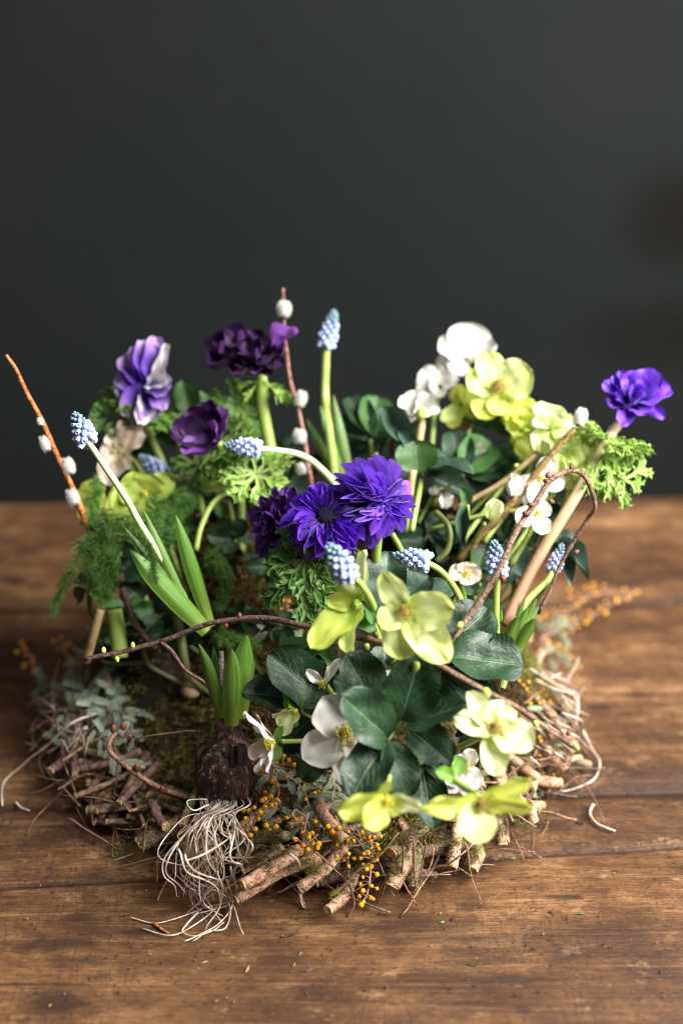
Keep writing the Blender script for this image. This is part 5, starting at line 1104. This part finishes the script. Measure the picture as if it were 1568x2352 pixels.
for (lab, c, ax, n, L, m, sd, dr) in (
  ('feathery green leaves right below the black eyed anemone', (705,1285,.875), (-.2,.3,.9), 8, 90, 'bract', 21, .1),
  ('dark feathery leaves under the dull violet anemone', (690,1330,.895), (0,.2,.9), 7, 95, 'bract', 22, .1),
  ('feathery green leaves at the foot of the thick green stem', (590,1090,.95), (0,.3,.9), 8, 80, 'bract_pale', 23, .1),
  ('feathery leaves left of the lilac anemone', (265,950,.99), (0,.3,.9), 7, 60, 'bract', 24, .1),
  ('feathery leaves hanging from the far right anemone', (1430,1100,.935), (.3,-.1,.9), 6, 70, 'bract_pale', 25, .3),
  ('feathery leaves behind the plum cup', (545,935,.985), (0,.3,.9), 8, 60, 'bract_mid', 26, .1),
  ('feathery leaves low in the back left', (470,1060,.99), (0,.3,.9), 8, 70, 'bract_mid', 27, .1)):
    C = P(*c); o = thing('anemone_leaf', lab, 'leaf', C, 'feathery anemone leaves'); ruff(o, C, F(*ax), n, L*mpp(c[2]), L*.75*mpp(c[2]), m, dr, (0, 360), sd)
    tube('stem', [C, C+Vector((0.004, 0.006, -0.02)), fall(C, .85)] if c[0] < 1400 else [C, P(1395,1085,.935), P(1350,1120,.93)], .0014, .0016, 'stem', o, 7, 5)

# --- hyacinth bulb with shoots and roots
Bc = G(515, 1835); Bd = dep(Bc)
hy = thing('hyacinth_bulb', 'big dark purple hyacinth bulb with green shoots and white roots, front left', 'bulb', Bc)
top = P(528, 1655, Bd-0.010); bot = P(513, 1860, Bd-.008); axb = (top-bot)
X, Y, Zv = frame(axb); Lb = axb.length; s = mpp(Bd)
prof = [(0.10, -0.02), (0.30, 0.0), (0.52, 0.08), (0.68, 0.2), (0.76, 0.36), (0.76, 0.5), (0.68, 0.63), (0.52, 0.74), (0.38, 0.82), (0.30, 0.9), (0.30, 0.99), (0.31, 1.02), (0.2, 1.0)]
vs, fs, uv = [], [], []; seg = 40; rows = 60
def lerp_prof(t):
    k = t*(len(prof)-1); i = min(int(k), len(prof)-2); f = k-i; f2 = f*f*(3-2*f)*.3+f*.7
    return (prof[i][0]+(prof[i+1][0]-prof[i][0])*f2, prof[i][1]+(prof[i+1][1]-prof[i][1])*f)
for j in range(rows+1):
    r_, z_ = lerp_prof(j/rows)
    for k in range(seg):
        a = 6.2832*k/seg; q = r_*94*s*(1+0.035*noise.noise(Vector((math.cos(a)*1.2, math.sin(a)*1.2, z_*3)))+0.022*noise.noise(Vector((math.cos(a)*7, math.sin(a)*7, z_*3)))+0.018*noise.noise(Vector((math.cos(a)*14, math.sin(a)*14, z_*14))))
        vs.append(X*math.cos(a)*q + Y*math.sin(a)*q*.95 + Zv*z_*Lb); uv.append((k/seg, j/rows))
for j in range(rows):
    for k in range(seg):
        a = j*seg+k; c = j*seg+(k+1) % seg; fs.append((a, c, c+seg, a+seg))
bulb = link('bulb', mesh('bulb', vs, fs, uv), hy, Matrix.Translation(bot), 'bulb')
for i in range(16):   # loose papery scales
    a = R.uniform(0, 6.28); z0 = R.uniform(.15, .7); r_ = 0.76*94*s*(1-abs(z0-.42)*.7)
    out = X*math.cos(a)+Y*math.sin(a); b0 = bot+Zv*z0*Lb+out*r_*1.0; t0 = b0+Zv*Lb*R.uniform(.12, .3)-out*r_*R.uniform(.06, .22)+out*.001
    place('papery_scale', pick('leaf_plain'), bulb, b0, t0, R.uniform(.004, .009), out, 'bulb', R.gauss(0, .1))
Sd = Bd-.012
for (bx, by, tx, ty, wd, up, dd, rl) in ((508,1650,456,1478,34,(-.5,.1,.8),-.004,0),(552,1652,567,1458,50,(.35,.1,.9),0,0),(532,1668,532,1489,40,(0,.05,1),-.012,0),(512,1640,490,1482,18,(.3,.1,.9),.008,0),(562,1650,585,1520,34,(.8,.1,.6),.006,0)):
    place('leaf', pick('strap'), hy, P(bx, by, Sd+dd), P(tx, ty, Sd+dd-.004), wd*1.15*s, F(*up), 'strap', rad(rl), zs=wd*s*1.1)
MAT['dry'] = bark_mat('dry_brown_shoot', (0.06, 0.045, 0.04), (0.18, 0.14, 0.11))
tube('dry_bud', [P(522,1655,Sd), P(512,1600,Sd), P(508,1550,Sd), P(508,1495,Sd)], .0032, .0018, 'dry', hy, 8, 6, .5)
# roots
def root_strand(parent, pts, r, mat='root'):
    return tube('root', pts, r, r*.55, mat, parent, 6, 6, .12, wob=.0016)
rr = random.Random(77)
for i in range(54):
    sx = 508+rr.gauss(0, 16); u = max(-1.1, min(1.1, rr.gauss(0, .6)))
    ys = [1890+rr.uniform(-15, 25), 1945+rr.uniform(-20, 20), 2000+rr.uniform(-25, 25), 2045+rr.uniform(-10, 30), 2080+rr.uniform(-10, 70)]
    n = rr.choice((2, 3, 3, 4, 4, 5)); pts = [Z(sx, 1815, .036), Z(sx+rr.gauss(0, 9), 1852+rr.gauss(0, 5), .046)]
    zz = (.052, .042, .026, .010, .003); w_ = rr.gauss(0, 12)
    for k in range(n):
        xk = 478+u*(58, 70, 60, 36, 26)[k]+rr.gauss(0, (8, 16, 24, 22, 28)[k])+(0, w_, -w_, w_, 0)[k]
        pts.append(Z(xk, ys[k], zz[k]+rr.uniform(0, .010 if k < 3 else .003)))
    root_strand(hy, pts, rr.choice((.0003, .0004, .0004, .0005, .00065)), rr.choice(('root', 'root', 'root_old')))
for pts in ([(500,1845,.05),(450,1890,.055),(395,1950,.05),(380,2000,.04),(405,2030,.03),(425,2052,.02)], [(505,1845,.05),(440,1900,.055),(382,1960,.045),(375,2010,.03),(400,2035,.02),(410,2060,.008)],
            [(530,1990,.035),(540,2060,.01),(470,2085,.002),(400,2110,.002),(350,2120,.002),(300,2106,.002)], [(500,2000,.035),(512,2060,.01),(480,2100,.002),(430,2135,.002),(385,2148,.002),(325,2132,.002)],
            [(520,2020,.02),(535,2075,.004),(505,2120,.003),(470,2142,.002),(420,2163,.002)], [(500,2040,.015),(528,2080,.004),(520,2130,.003),(480,2140,.002),(442,2162,.002)],
            [(455,2095,.004),(430,2122,.003),(420,2140,.002),(450,2150,.002),(490,2138,.002),(515,2118,.003)], [(480,1848,.055),(445,1860,.06),(430,1838,.06),(475,1836,.06)], [(410,1950,.05),(430,2000,.045),(475,2025,.035),(500,2045,.02),(508,2085,.004)],
            [(420,1975,.052),(470,1960,.055),(520,1925,.055),(545,1900,.05)], [(425,1962,.055),(450,2000,.05),(500,2020,.035)]):
    root_strand(hy, [Z(*p) for p in pts], .00062)

# small bulbs
for (lab, x, y, rx, ry) in (('small tan bulb half buried left of the hyacinth bulb', 440, 1568, 26, 34), ('small pale bulb in the moss under the twig tip at the left', 243, 1552, 24, 28), ('pale bulb showing above the moss at the far left back', 240, 1492, 14, 20), ('small ivory bulb wrapped in roots at the right rim', 1292, 1640, 16, 26)):
    c = G(x, y+ry*.5, .006); o = thing('small_bulb', lab, 'bulb', c, 'small bulbs'); s_ = mpp(dep(c))
    pr = [(0.05, -.5), (.5, -.42), (.86, -.2), (1.0, .05), (.86, .35), (.55, .62), (.28, .85), (.16, 1.05), (.10, 1.1)]
    link('bulb', lathe('bulb', [(a*rx*s_, b_*ry*s_) for a, b_ in pr], 20, .06, x), o, Matrix.Translation(c), 'small_bulb')
# left root mass
o = thing('grape_hyacinth_roots', 'tangle of pale brown roots spreading on the table at the left', 'roots', Z(150,1690,.03))
rr = random.Random(4)
root_strand(o, [Z(220,1640,.05), Z(163,1664,.05), Z(108,1714,.03), Z(58,1752,.015), Z(8,1793,.006), Z(6,1851,.002)], .0010, 'root'); root_strand(o, [Z(200,1670,.045), Z(150,1700,.03), Z(110,1730,.02)], .0012, 'root')
for i in range(44):
    x0 = rr.uniform(130, 300); y0 = rr.uniform(1640, 1700); dx = rr.gauss(-25, 45)
    pts = [Z(x0, y0, .045), Z(x0+dx*.3+rr.gauss(0, 12), y0+rr.uniform(20, 50), .035), Z(x0+dx*.7+rr.gauss(0, 15), y0+rr.uniform(55, 90), .012), Z(x0+dx+rr.gauss(0, 15), min(1835, y0+rr.uniform(90, 130)), .002)]
    root_strand(o, pts, rr.uniform(.0003, .0007), 'root_old')
for i in range(26):
    x0 = rr.uniform(60, 200); y0 = rr.uniform(1560, 1660)
    root_strand(o, [Z(x0+60, y0+20, .04), Z(x0+20, y0-10+rr.gauss(0, 15), .03), Z(x0-10, y0+20+rr.gauss(0, 12), .012)], rr.uniform(.0005, .0010), 'root_old')
o = thing('grape_hyacinth_roots', 'white roots looping over the right rim and out on the table', 'roots', Z(1300,1600,.03))
for pts in ([(1210,1534,.05),(1242,1549,.05),(1274,1569,.048),(1303,1584,.045),(1327,1601,.04),(1324,1657,.03),(1312,1704,.015)],
            [(1230,1560,.05),(1270,1580,.05),(1318,1600,.045),(1318,1650,.03),(1328,1680,.01)], [(1250,1500,.04),(1235,1530,.045),(1262,1555,.05),(1290,1545,.05)]):
    root_strand(o, [Z(*p) for p in pts], .0008, 'root')
root_strand(o, [Z(*p) for p in [(1338,1677,.01),(1362,1727,.004),(1375,1753,.003),(1368,1785,.003),(1344,1803,.003),(1286,1817,.006)]], .0009, 'root')
for i in range(30):
    x0 = rr.uniform(1230, 1330); y0 = rr.uniform(1560, 1760)
    root_strand(o, [Z(x0-30, y0-20, .045), Z(x0+rr.gauss(0, 14), y0, .035), Z(x0+rr.gauss(5, 16), y0+rr.uniform(15, 50), .012)], rr.uniform(.0004, .0009), rr.choice(('root_old', 'root')))
o = thing('loose_root', 'curved piece of white root lying alone on the table at the right', 'root', Z(1370,1880,.003))
root_strand(o, [Z(*p) for p in [(1362,1848,.003),(1354,1868,.003),(1368,1888,.003),(1390,1900,.003),(1412,1909,.002)]], .0010, 'root')
o = thing('loose_root', 'short pale root lying on the plank joint at the far left', 'root', Z(80,1858,.002)); root_strand(o, [Z(38,1842,.002), Z(50,1856,.002), Z(68,1862,.002)], .0008, 'root')
for (lab, pts) in (('white root hanging from the cut stick in front', [(690,2045,.012),(692,2068,.004),(698,2085,.002)]), ('white root curling over the front stick', [(665,1960,.045),(680,1975,.042),(688,1995,.03)])):
    o = thing('loose_root', lab, 'root', Z(*pts[0])); root_strand(o, [Z(*p) for p in pts], .0009, 'root')
o = thing('loose_twig', 'short orange brown twig lying on the table beside the root ends', 'twig', Z(370,2130,.001)); tube('stem', [Z(354,2121,.0015), Z(370,2133,.0015), Z(388,2144,.001)], .0009, .0007, 'bark_orange', o, 7, 4, .2)

# --- mimosa
def mimosa(label, stems, balls, rpx, conv, lift=.012, group='mimosa sprigs', ground=True, mat='sprig_stem', d=None, sr=.0007):
    lift += .012 if rpx > 4.9 else 0.0; rpx *= 1.18
    def pt(x, y, l=lift): 
        X_, Y_ = conv(x, y)
        return G(X_, Y_, l) if d is None else P(X_, Y_, d+(noise.noise(Vector((x*.01, y*.01, 1)))*.02))
    allst = [[pt(*p) for p in st] for st in stems]; root = thing('mimosa_sprig', label, 'flower sprig', allst[0][0], group)
    samples = []
    for st in allst:
        cp = crom(st, 8); samples += cp; tube('stem', st, sr, sr*.6, mat, root, 6, 8)
    for (x, y) in balls:
        c = pt(x, y, lift+R.uniform(-.004, .005)); r_ = rpx*mpp(dep(c))*R.uniform(.72, 1.12)
        nb = min(samples, key=lambda q: (q-c).length); mid = (nb+c)/2+Vector((0, 0, .0015))
        tube('flower_stalk', [nb, mid, c], .00035, .0003, mat, root, 4, 2)
        rot = Matrix.Rotation(R.random()*6, 4, 'X') @ Matrix.Rotation(R.random()*6, 4, 'Z')
        link('pompom', ME['pompoms'][R.randrange(3)], root, Matrix.Translation(c) @ rot @ Matrix.Diagonal((r_, r_, r_, 1)), 'mimosa')
    return root
z7 = lambda x, y: (522.7+.25*x, 1698.7+.25*y); z2 = lambda x, y: (1111+.2917*x, 1307+.2917*y); z1 = lambda x, y: (.2917*x, 1437+.2917*y); z6 = lambda x, y: (424.7+.2917*x, 1143.3+.2917*y)
mimosa('mimosa sprig with orange yellow balls beside the hyacinth roots', [[(380,560),(300,640),(220,700),(190,800),(130,940)]],
  [(150,655),(200,655),(245,625),(300,670),(165,725),(210,765),(285,730),(150,790),(255,825),(170,845),(210,880),(212,915),(345,485),(395,525),(320,560),(345,545),(450,550),(345,620),(405,605),(440,595),(465,560),(455,420)], 5.4, z7, .016)
mimosa('mimosa sprig in the middle of the grey green fronds', [[(620,640),(560,720),(460,740)], [(620,640),(700,700),(790,740)]], [(470,745),(540,720),(595,705),(625,735),(355,790),(445,800),(385,835),(695,775),(805,755)], 5.2, z7, .014)
mimosa('mimosa sprig arching over the mossy front sticks', [[(740,670),(710,800),(690,920),(650,990),(580,1060),(500,1120)], [(690,930),(760,930),(830,870)]],
  [(610,910),(685,855),(775,860),(745,900),(780,955),(835,960),(825,995),(690,970),(640,1000),(600,995),(675,1010),(735,1010),(470,1055),(435,1100),(480,1090),(550,1075),(585,1045),(495,1150),(575,1085),(750,870),(625,920)], 5.6, z7, .018)
mimosa('mimosa sprig hanging in the middle of the front rim', [[(990,700),(1040,820),(1075,930),(1105,1040),(1100,1150)], [(830,940),(940,930),(1060,890)]],
  [(920,800),(960,850),(975,895),(930,860),(1020,810),(1105,845),(1045,890),(1105,935),(1155,930),(1010,975),(1045,970),(1080,995),(1110,1050),(1005,1070),(1070,1105),(1160,1095),(1110,1165),(990,760)], 5.2, z7, .014)
mimosa('longest mimosa sprig, hanging down to the table in front', [[(1310,870),(1322,1000),(1315,1120),(1308,1260),(1290,1380),(1270,1460)]],
  [(1235,855),(1260,910),(1305,905),(1345,895),(1405,890),(1315,935),(1370,970),(1385,1005),(1320,1005),(1285,1040),(1250,1050),(1310,1070),(1385,1060),(1365,1100),(1345,1110),(1220,1090),(1245,1150),(1315,1165),(1275,1190),(1370,1240),(1240,1265),(1220,1330),(1320,1345),(1370,1370),(1240,1390),(1210,1440),(1310,1455),(1335,1465),(1245,1490),(1225,1520)], 5.2, z7, .016)
mimosa('shaded mimosa sprig under the profile white hellebore', [[(700,300),(560,270),(400,250),(200,220)], [(560,270),(700,360),(860,470)]],
  [(155,180),(130,205),(185,240),(225,260),(185,265),(315,290),(435,315),(535,345),(395,350),(405,380),(390,215),(450,210),(510,225),(515,150),(560,190),(645,315),(690,240),(610,235),(705,385),(740,405),(775,345),(820,350),(695,460),(715,550),(800,490),(840,480),(880,480),(825,330)], 5.0, z7, .020)
RB = [(275,880),(350,890),(310,915),(335,945),(440,885),(480,880),(485,900),(460,945),(510,965),(490,995),(425,1010),(380,1000),(370,970),(600,915),(620,910),(585,930),(605,975),(595,1025),(540,995),(520,1035),(515,1050),(535,1060),(435,1055),(370,1055),(360,1060),(750,770),(685,820)]
mimosa('wiry mimosa sprig with tiny balls reaching out at the right rim', [[(320,1060),(420,980),(520,920),(620,860),(690,815),(750,775)], [(480,1170),(550,1090),(570,1000),(640,910),(740,830)]], RB, 3.4, z2, .02, mat='wiry')
mimosa('mimosa sprig with tiny balls right of the creamy hellebore', [[(230,1090),(320,1180),(420,1270),(460,1350)]], [(250,1120),(245,1150),(365,1160),(290,1185),(295,1105),(575,1105),(575,1135),(325,1225),(375,1245),(410,1275),(435,1300),(430,1325),(445,1355),(480,1250)], 3.6, z2, .018, mat='wiry')
mimosa('mimosa sprig hanging over the lower right rim', [[(460,1370),(470,1500),(500,1600),(545,1690)]], [(480,1425),(505,1450),(430,1470),(445,1515),(505,1495),(510,1545),(460,1550),(465,1610),(485,1650),(545,1620),(550,1690)], 3.8, z2, .016, mat='wiry')
mimosa('out of focus mimosa sprig reaching over the table at the right back', [[(440,560),(560,420),(700,300),(860,200),(1000,180)], [(440,560),(640,450),(800,400),(960,300),(1130,220),(1205,180)], [(440,560),(560,610),(685,695)]],
  [(670,165),(680,225),(745,205),(800,150),(860,125),(860,160),(885,200),(940,135),(1100,160),(1205,180),(1160,195),(1130,235),(1040,255),(955,260),(775,245),(730,285),(670,310),(620,310),(545,325),(595,355),(550,370),(485,370),(440,395),(640,400),(705,400),(770,380),(825,340),(875,350),(910,305),(960,335),(825,395),(800,425),(740,455),(690,490),(635,510),(500,570),(585,600),(640,630),(585,660),(685,695),(490,655),(550,620),(1040,240),(955,350)], 3.9, z2, .03)
mimosa('blurred mimosa tip standing out at the far left', [[(390,440),(300,370),(260,290),(220,210),(175,140)]], [(175,135),(195,180),(135,210),(205,230),(255,250),(260,290),(190,320),(270,335),(275,365),(200,300)], 4.6, z1, .03)
mimosa('fainter blurred mimosa tip right of the far left one', [[(620,440),(560,300),(520,200),(470,90)]], [(480,90),(425,125),(525,150),(555,145),(460,185),(505,195),(590,185),(525,240),(560,300),(555,355),(620,440)], 3.8, z1, .03)
mimosa('small mimosa sprig in the hollow under the feathery leaves', [[(880,960),(820,870),(780,780)], [(880,960),(790,960),(725,1070)]], [(780,760),(770,810),(815,815),(760,885),(800,895),(780,920),(765,950),(785,1010),(725,1070)], 5.0, z6, .02)
mimosa('mimosa sprig half hidden by the side view lime hellebore', [[(1180,960),(1090,860),(1095,760)], [(1180,960),(1015,870),(930,855)]], [(930,855),(1080,710),(1095,750),(1145,750),(1100,825),(1075,805),(1015,865),(1090,905),(1165,915),(965,915)], 4.6, z6, .03)
mimosa('few mimosa balls between the green shoots and the dark leaf', [[(780,1240),(725,1215),(690,1290)]], [(695,1215),(725,1215),(665,1285),(680,1225)], 5.0, z6, .03)

def acacia(label, pieces, lenpx, lift, mat='frond', spine=None, seed=1, group='acacia fronds', fan=1.0):
    rr = random.Random(seed); root = thing('acacia_frond', label, 'leaf sprig', G(pieces[0][0], pieces[0][1], lift), group)
    for (x, y, a) in pieces:
        b = G(x, y, lift+rr.uniform(-.006, .006)); s_ = mpp(dep(b)); L = lenpx*rr.uniform(.8, 1.4)*s_
        d = RIGHT*math.cos(a)+UP*math.sin(a)*0.9-FWD*rr.uniform(-.1, .45)
        place('pinna', pick('pinna', rr), root, b, b+d.normalized()*L, L*rr.uniform(.85, 1.15), F(rr.gauss(0, .4), .5+rr.gauss(0, .25), .8), mat)
    if spine:
        for st in spine: tube('stem', [G(x, y, lift-.002) for x, y in st], .0007, .0005, 'sprig_stem', root, 6, 6)
    return root
rr = random.Random(12)
def along(st, n, side=1.0, jitter=6):
    out = []
    for i in range(n):
        t = (i+.5)/n*(len(st)-1); k = min(int(t), len(st)-2); f = t-k
        x = st[k][0]+(st[k+1][0]-st[k][0])*f; y = st[k][1]+(st[k+1][1]-st[k][1])*f
        a = math.atan2(-(st[k+1][1]-st[k][1]), st[k+1][0]-st[k][0])
        out.append((x+rr.gauss(0, jitter), y+rr.gauss(0, jitter), a+(1 if i % 2 else -1)*rr.uniform(.6, 1.1)))
    return out
z7l = lambda L: [z7(*p) for p in L]
for (lab, st, n, L, sd) in (
  ('grey green feathery frond left edge beside the profile white flower', z7l([(430,160),(420,300),(470,450),(450,560),(400,690)]), 12, 34, 1),
  ('grey green frond curling toward the hyacinth bulb', z7l([(450,420),(330,330),(230,350),(210,450)]), 8, 26, 2),
  ('feathery frond in the centre of the mimosa balls', z7l([(500,300),(620,380),(700,480),(740,600),(720,720)]), 13, 36, 3),
  ('feathery frond under the white hellebore', z7l([(700,280),(800,420),(860,520),(900,640)]), 12, 34, 4),
  ('pale blue green frond left of the drooping lime hellebore', z7l([(960,300),(980,420),(960,560),(940,680)]), 10, 30, 5),
  ('frond pointing down over the front sticks', z7l([(640,600),(720,700),(690,820)]), 8, 34, 6),
  ('frond pointing down between two hanging mimosa sprigs', z7l([(1060,740),(1160,800),(1220,900),(1215,980)]), 8, 30, 7),
  ('shaded frond in front of the mossy stick', z7l([(820,640),(850,760),(830,880)]), 7, 32, 8)):
    acacia(lab, along(st, n), L, .010, 'frond', [st], sd)
for (lab, st, n, L, sd, m) in (
  ('dusty grey green frond at the far left edge', [(200,1640),(150,1610),(105,1590)], 12, 40, 11, 'frond_dusty'), ('dusty frond above the left roots', [(230,1650),(200,1600),(170,1560)], 12, 36, 12, 'frond_dusty'),
  ('dusty frond left of the bulb hollow', [(230,1680),(260,1620),(250,1560)], 12, 34, 13, 'frond_dusty'), ('dusty frond drooping over the left roots', [(190,1650),(170,1700),(140,1720)], 11, 36, 14, 'frond_dusty'),
  ('dusty frond by the curved twig', [(220,1660),(250,1710),(280,1740)], 10, 32, 15, 'frond_dusty'), ('dusty frond just under the left twig tip', [(160,1510),(170,1540),(200,1570)], 8, 30, 16, 'frond_dusty'), ('dark frond in the shadow right of the others at left', [(250,1600),(290,1650),(310,1690)], 10, 30, 17, 'frond_dusty'),
  ('grey green frond out of focus under the right back mimosa', [(1240,1450),(1270,1430),(1290,1440)], 11, 34, 18, 'frond'), ('lower blurred frond of the right back mimosa', [(1240,1470),(1260,1500),(1285,1510)], 9, 30, 19, 'frond'),
  ('frond behind the slanting twig tip at the right', [(1190,1640),(1230,1680),(1260,1700)], 10, 28, 20, 'frond'), ('frond low at the right rim beneath the tiny mimosa', [(1230,1720),(1220,1780),(1200,1820)], 9, 26, 21, 'frond'),
  ('frond at the right between white roots and hellebore', [(1270,1700),(1290,1690),(1290,1650)], 8, 26, 22, 'frond'), ('dim frond in the hollow beside the lime hellebore', [(700,1410),(740,1400),(770,1420)], 10, 32, 23, 'frond_dusty'), ('dim frond behind the front dark leaves', [(700,1440),(660,1450),(620,1450)], 8, 30, 24, 'frond_dusty')):
    acacia(lab, along(st, int(n*(1.6 if st[0][0] < 400 else 1)), jitter=12), L*1.1, .024 if st[0][0] < 400 else .014, m, [st], sd)

# --- asparagus fern
def fern(label, pts, spread, seed, n=60, depth=None):
    rr = random.Random(seed); pp = [P(*p) for p in pts]; root = thing('asparagus_fern', label, 'fern', pp[0], 'asparagus fern fronds')
    tube('stem', pp, .0007, .0003, 'fern', root, 5, 8); cp = crom(pp, 14); vs, fs, uv = [], [], []; s_ = mpp(pts[0][2])
    o0 = pp[0]
    for i in range(n):
        t = i/n; k = int(t*(len(cp)-2)); p = cp[k]; ax = (cp[k+1]-cp[k]).normalized(); X_, Y_, Z_ = frame(ax)
        a = rr.uniform(0, 6.28); L = spread*s_*rr.uniform(.4, 1.25)*(1-t*.72)
        d = (X_*math.cos(a)+Y_*math.sin(a)+Z_*.7+Vector((0, 0, -.25))).normalized()
        br = [p, p+d*L*.5+Vector((0, 0, .1*L)), p+d*L+Vector((0, 0, -.15*L))]
        bc = crom(br, 7); tube_geo([q-o0 for q in bc], .00012, 3, False, 0, vs, fs, uv)
        for j in range(1, len(bc)):
            bd_ = (bc[j]-bc[j-1]).normalized()
            for q in range(4):
                e = (Vector((rr.gauss(0, 1), rr.gauss(0, 1), rr.gauss(0, 1))).normalized()+bd_*.9).normalized()*rr.uniform(.003, .0065)
                side = e.cross(Vector((rr.gauss(0, 1), rr.gauss(0, 1), rr.gauss(0, 1)))).normalized()*.00011; q0 = bc[j].lerp(bc[j-1], rr.random())-o0; b0 = len(vs)
                vs.extend([q0-side, q0+side, q0+e]); uv.extend([(0, 0)]*3); fs.append((b0, b0+1, b0+2))
    link('needles', mesh('needles', vs, fs, None, False), root, Matrix.Translation(o0), 'fern', 'stuff')
fern('asparagus fern plume sweeping down over the left edge of the basket', [(330,1180,.93),(250,1200,.925),(190,1260,.92),(150,1340,.92),(115,1415,.92)], 50, 1, 84)
fern('asparagus fern plume rising behind the pale muscari stem', [(330,1290,.93),(350,1220,.935),(370,1160,.94),(430,1130,.945)], 60, 2, 90)
fern('asparagus fern plume in the shade under the willow', [(300,1230,.93),(240,1230,.925),(205,1290,.925),(225,1370,.925)], 50, 3, 80)
fern('asparagus fern spray standing at the left over the blurred lime flower', [(260,1290,.93),(225,1230,.93),(215,1170,.94),(220,1090,.945)], 40, 4, 80)
fern('asparagus fern spray drooping in front of the stems', [(280,1270,.905),(255,1290,.90),(250,1340,.90),(240,1390,.90)], 46, 5, 80)
fern('asparagus fern spray right of the broad muscari leaves', [(470,1290,.93),(500,1290,.925),(520,1340,.925),(500,1400,.925)], 44, 6, 80)
fern('fine fern spray lying over the broad muscari leaf', [(300,1210,.885),(340,1250,.88),(350,1300,.875),(355,1340,.87)], 22, 7, 50)
fern('fern wisp caught on the tip of the middle hyacinth shoot', [(500,1470,.90),(530,1468,.895),(560,1475,.90),(590,1480,.905)], 34, 8, 60)
fern('asparagus fern spray between fern plume and curved stem', [(420,1240,.95),(400,1200,.95),(420,1160,.955),(450,1150,.96)], 40, 9, 70)

# --- leftovers on the table
o = thing('moss_tuft', 'small wisp of green moss lying on the table at the left', 'moss', Z(262,1955,.001))
vs, fs = [], []
for i in range(150):
    p = Z(262+R.gauss(0, 9), 1955+R.gauss(0, 8), .002)-Vector(o.location); d = Vector((R.gauss(0, 1), R.gauss(0, 1), abs(R.gauss(0, .6)))).normalized()*R.uniform(.002, .006); s_ = d.orthogonal().normalized()*.0003
    b0 = len(vs); vs += [p-s_, p+s_, p+d]; fs.append((b0, b0+1, b0+2))
link('moss_strands', mesh('moss_strands', vs, fs, None, False), o, Matrix.Translation(Vector(o.location)), 'moss', 'stuff')
DM = {'chip_brown': (0.40, 0.24, 0.10), 'chip_dark': (0.04, 0.02, 0.012), 'chip_green': (0.10, 0.20, 0.05), 'chip_pink': (0.30, 0.07, 0.13)}
for k, c in DM.items(): MAT[k] = bark_mat(k, tuple(.8*v for v in c), c)
groups = {k: ([], []) for k in DM}
def chip(k, x, y, L, a, wd):
    vs, fs = groups[k]; c = Z(x, y, .0008); d = Vector((math.cos(a), math.sin(a), 0))*L*.5; s_ = Vector((-math.sin(a), math.cos(a), 0))*wd
    b0 = len(vs); up = Vector((0, 0, .0009))
    vs += [c-d, c-d*.2+s_, c-d*.2-s_, c+d*.4+s_*.8, c+d*.4-s_*.8, c+d, c+up, c+d*.4+up]
    fs += [(b0, b0+2, b0+6), (b0, b0+6, b0+1), (b0+1, b0+6, b0+7, b0+3), (b0+2, b0+4, b0+7, b0+6), (b0+3, b0+7, b0+5), (b0+4, b0+5, b0+7)]
for (k, x, y, L, a, wd) in (('chip_green',1265,2096,.006,-.8,.0006),('chip_green',1332,2098,.005,0,.0006),('chip_green',1080,2012,.004,.3,.0006),('chip_green',956,2043,.004,0,.001),('chip_green',1015,2118,.004,.3,.0008),('chip_green',1082,2216,.008,-.4,.0005),('chip_green',1178,1972,.004,0,.0008),
   ('chip_pink',888,2268,.004,1.2,.0006),('chip_pink',712,2228,.005,.5,.0006),('chip_pink',1212,2128,.005,.6,.0004),('chip_brown',568,2226,.006,1.2,.0009),('chip_brown',675,2216,.004,1.2,.0006),('chip_dark',1330,1890,.007,-.4,.0012),('chip_dark',660,2150,.012,.3,.0006),
   ('chip_dark',1000,1934,.004,.6,.0008),('chip_brown',1258,1866,.004,.4,.0008),('chip_brown',470,2210,.005,.4,.0006),('chip_green',690,2190,.004,1,.0006)):
    chip(k, x, y, L, a, wd)
for i in range(170):
    chip(R.choice(('chip_brown', 'chip_dark', 'chip_dark', 'chip_dark')), R.uniform(20, 1550), 1880+R.random()**.8*440, R.uniform(.0008, .003), R.uniform(0, 3.1), R.uniform(.0002, .0005))
litter = None
for k, (vs, fs) in groups.items():
    o = link('plant_debris', mesh('plant_debris', vs, fs, None, False), None, ident(), k, 'stuff')
    o['label'] = {'chip_brown': 'light brown bark crumbs scattered over the table', 'chip_dark': 'dark soil crumbs scattered over the table', 'chip_green': 'tiny green leaf scraps scattered over the table', 'chip_pink': 'tiny pink petal scraps on the front of the table'}[k]
    o['category'] = 'debris'
